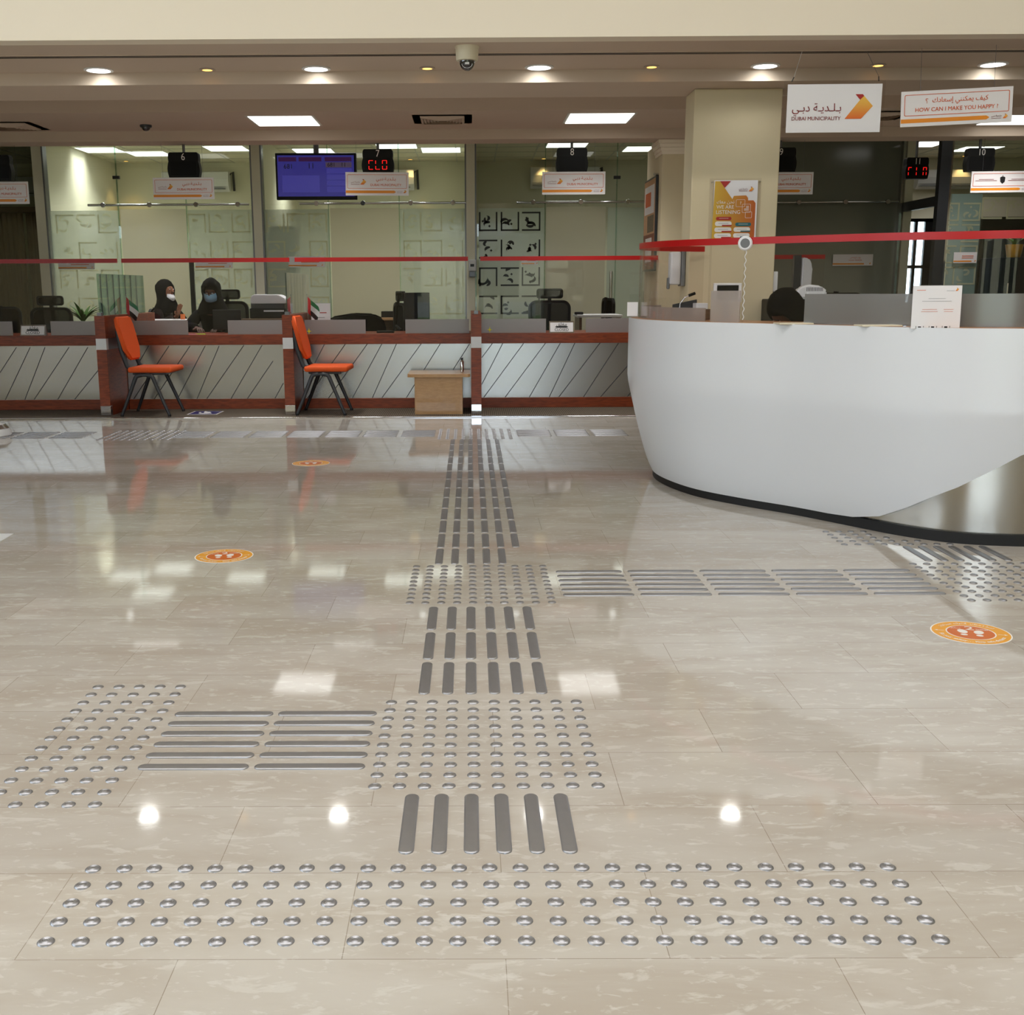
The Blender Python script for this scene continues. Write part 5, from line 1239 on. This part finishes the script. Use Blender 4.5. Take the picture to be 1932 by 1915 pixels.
# ================================================================== PEOPLE
def skin(name, nodes, edges, mat, parent, sub=2, root=0):
    me = bpy.data.meshes.new(name); me.from_pydata([n_[0] for n_ in nodes], edges, []); me.materials.append(MATS[mat])
    o = bpy.data.objects.new(name, me); C.objects.link(o); o.parent = parent
    m = o.modifiers.new('Skin', 'SKIN'); m.use_smooth_shade = True; m.branch_smoothing = .4
    sv = me.skin_vertices[0].data
    for i, n_ in enumerate(nodes):
        r = n_[1]; sv[i].radius = r if isinstance(r, tuple) else (r, r)
    sv[root].use_root = True
    s_ = o.modifiers.new('Subsurf', 'SUBSURF'); s_.levels = sub; s_.render_levels = sub
    return o
def hand(nodes, edges, wi, wrist, d, up, side, curl=.3, s=1.0):
    """palm and five unequal, bent fingers growing from the wrist node"""
    d = Vector(d).normalized(); up = Vector(up).normalized(); lat = d.cross(up).normalized()*side; w = Vector(wrist)
    palm = w + d*.05*s; nodes.append((tuple(palm), (.036*s, .018*s))); pi_ = len(nodes)-1; edges.append((wi, pi_))
    for k, (off_, L) in enumerate(((-.028, .062), (-.010, .074), (.009, .078), (.027, .070))):
        b = palm + lat*off_*s + d*.035*s; nodes.append((tuple(b), .0095*s)); i0_ = len(nodes)-1; edges.append((pi_, i0_))
        m1 = b + (d*math.cos(curl) - up*math.sin(curl))*L*.5*s + lat*off_*.15; nodes.append((tuple(m1), .0085*s)); edges.append((i0_, i0_+1))
        m2 = m1 + (d*math.cos(curl*2.2) - up*math.sin(curl*2.2))*L*.5*s + lat*off_*.15; nodes.append((tuple(m2), .007*s)); edges.append((i0_+1, i0_+2))
    t1 = w + d*.022*s + lat*.032*s; nodes.append((tuple(t1), .012*s)); i0_ = len(nodes)-1; edges.append((wi, i0_))
    t2 = t1 + (d*.6+lat*.8).normalized()*.035*s; nodes.append((tuple(t2), .010*s)); edges.append((i0_, i0_+1))
    t3 = t2 + (d*.9+lat*.3-up*.2).normalized()*.028*s; nodes.append((tuple(t3), .008*s)); edges.append((i0_+1, i0_+2))
def sitting_person(label, loc, rz, skinm, cloth, elbows, wrists, hdirs, head_pitch=0, lean=0.0, mask='mask_blue', mask_low=False, zs=.50, group=None):
    """figure seated at z=zs, facing -y; elbows/wrists given for left (-x) and right (+x)"""
    t = thing('person', label, 'person', loc, rz)
    P = lambda x, y, z: (x, y - lean*max(0, z-zs)*1.0, z)
    hz = zs+.66
    nodes = [(P(0,0,zs+.02), (.15,.11)), (P(0,0,zs+.16), (.125,.10)), (P(0,.0,zs+.32), (.145,.105)), (P(0,.0,zs+.42), (.13,.085)), (P(0,0,zs+.49), (.055,.05)), (P(0,-.01,zs+.56), (.05,.05))]
    edges = [(0,1),(1,2),(2,3),(3,4),(4,5)]
    nk = Vector(nodes[5][0]); ca, sa = math.cos(head_pitch), math.sin(head_pitch)
    def hd(x, y, z): return (nk.x+x, nk.y + y*ca - z*sa, nk.z + z*ca + y*sa)
    for v, r in ((hd(0,-.02,.05), (.066,.078)), (hd(0,-.008,.11), (.074,.09)), (hd(0,.0,.165), (.068,.08))):
        nodes.append((v, r)); edges.append((len(nodes)-2, len(nodes)-1))
    aC = [list(nodes[:4]), [(0,1),(1,2),(2,3)]]          # abaya skeleton
    an, ae = [(n_[0], (n_[1][0]+.025, n_[1][1]+.022)) for n_ in nodes[:4]], [(0,1),(1,2),(2,3)]
    for s in (-1, 1):
        k = 0 if s < 0 else 1
        sh = P(s*.165, 0, zs+.40); nodes.append((sh, .055)); i_ = len(nodes)-1; edges.append((3, i_))
        nodes.append((elbows[k], .042)); edges.append((i_, i_+1)); nodes.append((wrists[k], .027)); edges.append((i_+1, i_+2))
        hand(nodes, edges, i_+2, wrists[k], hdirs[k][0], hdirs[k][1], -s, curl=hdirs[k][2])
        j = len(an); an += [(sh, .078), (elbows[k], .068)]; w_ = Vector(elbows[k]).lerp(Vector(wrists[k]), .9); an.append((tuple(w_), .062)); ae += [(3, j), (j, j+1), (j+1, j+2)]
        hipn = len(nodes); nodes += [((s*.10, -.06, zs+.02), .085), ((s*.11, -.42, zs+.03), .062), ((s*.11, -.44, .10), .04), ((s*.11, -.53, .04), .034)]
        edges += [(0, hipn), (hipn, hipn+1), (hipn+1, hipn+2), (hipn+2, hipn+3)]
        j = len(an); an += [((s*.10, -.06, zs+.02), .11), ((s*.11, -.42, zs+.035), .095), ((s*.11, -.44, .12), .085)]; ae += [(0, j), (j, j+1), (j+1, j+2)]
    b = skin('body', nodes, edges, skinm, t)
    skin('abaya', an, ae, cloth, t)
    Hm = Matrix.Translation(nk) @ Matrix.Rotation(head_pitch, 4, 'X')
    # face
    mb = MB(); mb.sphere((0, -.100, .098), .012, .018, .020, 10, Hm); mb.sphere((0, -.107, .088), .015, .012, .009, 10, Hm); mb.build('nose', skinm, t, 180)
    for s in (-1, 1):
        MB().sphere((s*.030, -.088, .116), .013, .008, .007, 10, Hm).build('eye', 'print_white', t, 180)
        MB().sphere((s*.030, -.095, .116), .006, .004, .006, 8, Hm).build('iris', 'print_black', t, 180)
        MB().sphere((s*.030, -.090, .133), .018, .006, .004, 8, Hm).build('eyebrow', 'print_black', t, 180)
    mb = MB(); mb.sphere((0, -.090, .060), .022, .009, .006, 10, Hm); mb.build('lips', 'print_maroon', t, 180)
    # head scarf: a hood round the face that runs down over neck and shoulders
    mb = MB(); N = 28; secs = [(-.16, .19, .13, .02), (-.10, .165, .12, .01), (-.045, .135, .110, .0), (.0, .112, .106, .010), (.05, .106, .114, .014), (.11, .108, .124, .018), (.16, .100, .118, .022), (.205, .070, .085, .022), (.232, .035, .045, .024), (.238, .002, .002, .024)]
    rings = []
    for (z, rx, ry, yo) in secs:
        rg = []
        for k in range(N):
            a = 2*PI*k/N; x, y = rx*math.sin(a), -ry*math.cos(a)+yo
            f = max(0, math.cos(a)); 
            if .02 < z < .17: y += .062*max(0, (f-.72)/.28)**.5*min(1, (z-.02)/.03)*min(1, (.17-z)/.03) if f > .72 else 0
            x += .004*math.sin(a*5+z*30)
            v = Vector((x, y, z)); v = (Hm @ v) if z > -.03 else Vector((nk.x+x, nk.y+y, nk.z+z))
            rg.append(mb.bm.verts.new(v))
        rings.append(rg)
    for a_, b_ in zip(rings, rings[1:]):
        for k in range(N): mb.face([a_[k], a_[(k+1)%N], b_[(k+1)%N], b_[k]])
    mb.build('headscarf', 'black_fabric', t, 180)
    # mask
    if mask is None: return t
    zc_ = .062 if not mask_low else .012
    mb = MB(); G = []
    for j in range(7):
        v_ = j/6; row = []
        for i in range(11):
            u_ = i/10*2-1; r_ = .080-(.016 if mask_low else 0); z = zc_+.048-.092*v_; bulge = .030*math.sin(PI*v_)*(1-u_*u_)
            row.append(mb.bm.verts.new(Hm @ Vector((r_*math.sin(u_*1.15)*(1-.25*abs(v_-.45)), -.028-r_*math.cos(u_*1.15)-bulge, z+.006*math.cos(v_*18)*.2))))
        G.append(row)
    for j in range(6):
        for i in range(10): mb.face([G[j][i], G[j][i+1], G[j+1][i+1], G[j+1][i]])
    mb.build('face_mask', mask, t, 180)
    return t
zsw = .50
p = py(403, 560, 12.25)
sitting_person('person in black headscarf wearing a blue face mask, seated writing at counter six', (p.x, 12.25, .0), 0, 'skin_dark', 'black_fabric',
    ((-.26, -.16, .80), (.26, -.16, .80)), ((-.10, -.36, .80), (.13, -.34, .80)), (((.5, -1, -.1), (0, 0, 1), .35), ((-.4, -1, -.1), (0, 0, 1), .35)), head_pitch=.45, lean=.10, zs=.545)
t = office_chair('black mesh office chair with headrest behind the masked woman', p.x+.09, 12.50, 0, True, dz=.06)
p = py(316, 560, 13.35)
sitting_person('person in brown abaya and black headscarf, seated side-on with one hand raised', (p.x-.02, 13.35, .0), 1.12, 'skin', 'abaya_brown',
    ((-.24, -.12, .80), (.22, -.10, .78)), ((-.12, -.27, .90), (.12, -.30, .78)), (((.05, -.25, 1), (0, 1, .2), .12), ((-.2, -1, -.1), (0, 0, 1), .3)), head_pitch=.02, mask='mask_white', mask_low=True, zs=.545)
office_chair('black office chair under the woman with the raised hand', p.x-.12, 13.35, 1.45, False, 'black_fabric', dz=-.03)
p = py(1492, 575, 6.9)
sitting_person('person in black headscarf bending down behind the reception desk', (p.x+.16, 6.98, .0), -1.15, 'skin_dark', 'black_fabric',
    ((-.24, -.18, .74), (.24, -.18, .74)), ((-.12, -.36, .70), (.12, -.36, .70)), (((.4, -1, -.1), (0, 0, 1), .35), ((-.4, -1, -.1), (0, 0, 1), .35)), head_pitch=.95, lean=.22, zs=.435, mask=None)
t = thing('stool', 'black stool under the person behind the reception desk', 'stool', (p.x+.16, 7.0, 0))
MB().lathe([(0,.30),(.17,.30),(.18,.33),(.17,.36),(0,.37)], 24).build('seat', 'black_fabric', t, 40); MB().lathe([(0,0),(.16,0),(.16,.02),(.03,.04),(.03,.30),(0,.30)], 24).build('pedestal', 'grey_metal', t, 40)

# ================================================================== TACTILE PAVING
def stadium(L, W, n_=6):
    P = []; r = W/2; h = L/2-r
    for k in range(n_+1): a = -PI/2+PI*k/n_; P.append((h+r*math.cos(a), r*math.sin(a)))
    for k in range(n_+1): a = PI/2+PI*k/n_; P.append((-h+r*math.cos(a), r*math.sin(a)))
    return P
def bar_mesh(L=.285, W=.034):
    mb = MB(); rings = []
    for d, z in ((0, 0), (0, .0015), (.0012, .003), (.0045, .0042), (.006, .0044)):
        rings.append([mb.bm.verts.new((x, y, z)) for x, y in stadium(L-2*d, W-2*d)])
    for a, b in zip(rings, rings[1:]):
        m = len(a)
        for i in range(m): mb.face([a[i], a[(i+1)%m], b[(i+1)%m], b[i]])
    mb.face(rings[-1]); mb.mats = ['steel_tile']; return mb.mesh('tactile_bar', 40)
def stud_mesh(r=.0166):
    mb = MB().lathe([(r,0),(r*.98,.0010),(r*.74,.0040),(r*.70,.0042),(r*.62,.0036),(r*.54,.0042),(r*.46,.0036),(r*.38,.0042),(r*.30,.0036),(r*.22,.0042),(0,.0042)], 24)
    mb.mats = ['steel_tile']; return mb.mesh('tactile_stud', 35)
BAR, BARX, STUD = bar_mesh(), bar_mesh(), stud_mesh()
def place(me, name, x, y, rz, label, cat, group):
    o = bpy.data.objects.new(name, me); C.objects.link(o); o.location = (x, y, 0); o.rotation_euler.z = rz; tag(o, label, cat, group)
# bars running along the walking direction
CXS = [-.145+.0715*k for k in range(6)]
def long_row(y, desc, ks=range(6), x0=None, dx=.0715, L=None):
    for k in ks: place(BAR, 'tactile_bar', (CXS[k] if x0 is None else x0+dx*k)+.0, y, PI/2, 'steel bar, %s from left, %s' % (ORD[k+1], desc), 'tactile bar', 'lengthwise steel floor bars of the guide path')
long_row(2.302, 'nearest lengthwise row of the guide path')
for j, y in enumerate((3.250, 3.566, 3.884)): long_row(y, '%s row between the two centre stud squares' % ORD[j+1])
for j in range(13): long_row(4.838+.3165*j, '%s row beyond the farther centre stud square' % ORD[j+1], range(5) if j == 0 else range(6))
# crosswise groups of six
def group6(xc, y0, y1, desc, group, L=.285):
    for k in range(6):
        place(BARX, 'tactile_bar', xc, y0+(y1-y0)*k/5, 0, 'steel bar, %s from front, %s' % (ORD[k+1], desc), 'tactile bar', group)
for j, x in enumerate((-.716, -.417)): group6(x, 2.602, 2.957, '%s group left of the nearer stud square' % ('left', 'right')[j], 'crosswise steel floor bars left of the guide path')
for j in range(5): group6(.508+.3103*j, 4.19, 4.553, '%s crosswise group toward the right stud square' % ORD[j+1], 'crosswise steel floor bars toward the reception desk')
for j in range(7): group6(-2.352+.3185*j, 9.0, 9.36, '%s crosswise group between far left and centre studs' % ORD[j+1], 'crosswise steel floor bars before the counters')
for j in range(5): group6(-3.385-.3185*j, 9.0, 9.36, '%s crosswise group left of the far studs' % ORD[j+1], 'crosswise steel floor bars before the counters')
for j in range(3): group6(.535+.3185*j, 9.0, 9.36, '%s crosswise group right of the far centre studs' % ORD[j+1], 'crosswise steel floor bars before the counters')
long_row(4.853, 'lengthwise row beside the reception desk plinth', range(6), 2.046, .0712)
# studs
studs = []
def block(x0, x1, nx, y0, y1, ny, desc, keep=lambda i, j: True):
    for j in range(ny):
        for i in range(nx):
            if keep(i, j): studs.append((x0+(x1-x0)*i/(nx-1)+random.uniform(-.0012,.0012), y0+(y1-y0)*j/(ny-1)+random.uniform(-.0012,.0012), 'steel stud, %s from left, %s row of the %s' % (ORD[i+1], ORD[j+1], desc)))
block(-.803, .877, 27, 1.841, 2.103, 5, 'wide nearest stud band')
block(-1.155, -.900, 5, 2.397, 3.18, 13, 'stud block at the left', lambda i, j: not (j == 0 and i == 0))
block(-.239, .309, 10, 2.490, 3.044, 10, 'nearer centre stud square')
block(-.241, .315, 10, 4.088, 4.654, 10, 'farther centre stud square')
block(1.950, 2.50, 10, 4.093, 4.663, 10, 'right stud square')
def clear_desk(x, y):      # outside the plinth outline
    return min((Vector((x, y))-q).length for q in CV) > .02 and all(not (abs(q.x-x) < .06 and q.y < y+.015) for q in CV)
block(1.775, 2.34, 10, 5.040, 5.317, 5, 'stud patch at the reception plinth', lambda i, j: clear_desk(1.775+.0628*i, 5.04+.0692*j))
block(-.258, .330, 10, 8.835, 9.45, 10, 'far centre stud square')
block(-3.07, -2.50, 10, 8.87, 9.45, 10, 'far left stud square')
studs.sort(key=lambda s: s[1])
for x, y, lb in studs[:300]: place(STUD, 'tactile_stud', x, y, random.uniform(0, 6), lb, 'tactile stud', 'steel floor studs')
mb = MB()
for x, y, lb in studs[300:]:
    mb.lathe([(.0162,0),(.016,.001),(.0122,.004),(.009,.0042),(.008,.0037),(.005,.0042),(0,.0042)], 14, Matrix.Translation((x, y, 0)))
o = mb.build('tactile_studs', 'steel_tile', None, 35); o['kind'] = 'stuff'; tag(o, 'remaining rows of small steel floor studs farther along the guide path', 'tactile studs')

# ================================================================== FLOOR STICKERS
def flat_text(parent, s, x, y, size, rz, z, mat='print_white', name='ring_text', k=1.0):
    cu = bpy.data.curves.new('txt', 'FONT'); cu.body = s; cu.size = size; cu.align_x = 'CENTER'; cu.align_y = 'CENTER'; cu.resolution_u = 2; cu.offset = .0004
    o_ = bpy.data.objects.new('txt', cu); me = bpy.data.meshes.new_from_object(o_); bpy.data.objects.remove(o_)
    me.materials.clear(); me.materials.append(MATS[mat]); me.transform(Matrix.Translation((x, y, z)) @ Matrix.Rotation(rz, 4, 'Z') @ Matrix.Diagonal((k, 1, 1, 1)))
    return me
def join_meshes(parent, mes, name, mat):
    b = bmesh.new()
    for me in mes: b.from_mesh(me)
    me = bpy.data.meshes.new(name); b.to_mesh(me); b.free(); me.materials.append(MATS[mat]); o = bpy.data.objects.new(name, me); C.objects.link(o); o.parent = parent
def disc(mb, r0, r1, z, n_=64):
    A = [mb.bm.verts.new((r1*math.cos(2*PI*k/n_), r1*math.sin(2*PI*k/n_), z)) for k in range(n_)]
    if r0 == 0: mb.face(A); return mb
    B = [mb.bm.verts.new((r0*math.cos(2*PI*k/n_), r0*math.sin(2*PI*k/n_), z)) for k in range(n_)]
    for k in range(n_): mb.face([A[k], A[(k+1)%n_], B[(k+1)%n_], B[k]])
    return mb
def floor_sticker(x, y, rz, label, R=.133):
    t = thing('floor_sticker', label, 'sticker', (x, y, 0), rz, 'round distance stickers on the floor')
    MB().lathe([(R,0),(R,.0006),(0,.0006)], 64).build('backing', 'print_white', t)
    disc(MB(), R*.62, R*.965, .0008).build('amber_ring', 'sticker_amber', t); disc(MB(), 0, R*.585, .0008).build('orange_disc', 'sticker_orange', t)
    ms = []
    def arc(s, r, a0, step, flip):
        for i, ch in enumerate(s):
            if ch == ' ': continue
            a = a0+i*step*(1 if flip else -1); ms.append(flat_text(t, ch, r*math.cos(a), r*math.sin(a), R*.16, a+PI/2 if flip else a-PI/2, .001))
    arc('For your safety... Keep safe distance', R*.80, math.radians(200), math.radians(3.9), True)
    s = ar('لسلامتك اترك مسافة'); arc(s, R*.80, math.radians(150), math.radians(6.4), False)
    join_meshes(t, ms, 'ring_text', 'print_white')
    join_meshes(t, [flat_text(t, '2', 0, R*.36, R*.42, 0, .001, k=1.2)], 'number', 'print_white')
    join_meshes(t, [flat_text(t, 'meters', R*.34, R*.33, R*.13, 0, .001), flat_text(t, ar('متر'), -R*.34, R*.33, R*.13, 0, .001)], 'word', 'print_white')
    for s_ in (-1, 1):
        mb = MB(); P = []
        for k in range(20):
            a = 2*PI*k/20; P.append((s_*R*.20+R*.125*math.cos(a)+s_*R*.02*math.sin(a), R*.06+R*.17*math.sin(a)))
        mb.face([mb.bm.verts.new((q[0], q[1], .001)) for q in P])
        Q = [(s_*R*.19+R*.09*math.cos(2*PI*k/14), -R*.23+R*.075*math.sin(2*PI*k/14)) for k in range(14)]
        mb.face([mb.bm.verts.new((q[0], q[1], .001)) for q in Q]); mb.build('footprint', 'print_white', t)
        mb = MB(); mb.face([mb.bm.verts.new((s_*R*u, R*v, .001)) for u, v in ((.66,.012),(.82,.012),(.82,.05),(.90,0),(.82,-.05),(.82,-.012),(.66,-.012))]); mb.build('arrow', 'print_white', t)
floor_sticker(-1.131, 7.595, .12, 'round amber distance sticker farthest away, near the counters')
floor_sticker(-1.140, 4.868, .14, 'round amber distance sticker at the left of the guide path')
floor_sticker(1.766, 3.688, -.30, 'round amber distance sticker at the right, below the stud square')
# wheelchair floor sign on the carpet
p = pz(388, 779, .004); t = thing('wheelchair_sign', 'blue wheelchair sign lying on the carpet before counter six', 'sign', (p.x, p.y, .0045), -.02)
MB().box(-.15, .15, -.15, .15, 0, .001).build('border', 'print_white', t); MB().box(-.135, .135, -.135, .135, .001, .0015).build('field', 'print_blue', t)
mb = MB(); ring_ = [(.055*math.cos(a), -.03+.055*math.sin(a)) for a in [math.radians(150+d) for d in range(0, 230, 15)]]
mb.tube([(x, y, .002) for x, y in ring_], .006, 6).tube([(-.02,.07,.002),(-.01,.0,.002),(.04,.0,.002),(.07,-.07,.002)], .008, 6).sphere((-.02,.095,.002), .015, .015, .002, 10).build('wheelchair_symbol', 'print_white', t)
# things cut by the left edge
a = pz(0, 1008); b = pz(26, 1008); c_ = pz(0, 1023)
mb = MB().slab([(a.x-.5, a.y), (b.x, b.y), (c_.x, c_.y), (c_.x-.5, c_.y-.28)], 0, .004)
tag(mb.build('floor_sheet', 'white_plastic'), 'corner of a pale grey sheet on the floor at the left edge', 'mat')
p = pz(0, 826)
t = thing('stand_foot', 'rounded silver stand base cut by the left edge beside the far bars', 'stand', (p.x-.13, p.y+.12, 0))
MB().lathe([(.16,0),(.17,.01),(.165,.05),(.12,.10),(.05,.115),(.03,.13),(.03,.9),(0,.9)], 36).build('base', 'white_plastic', t, 40); MB().lathe([(.150,.062),(.157,.068),(.125,.101),(.118,.099)], 36).build('rim', 'chrome', t, 40)
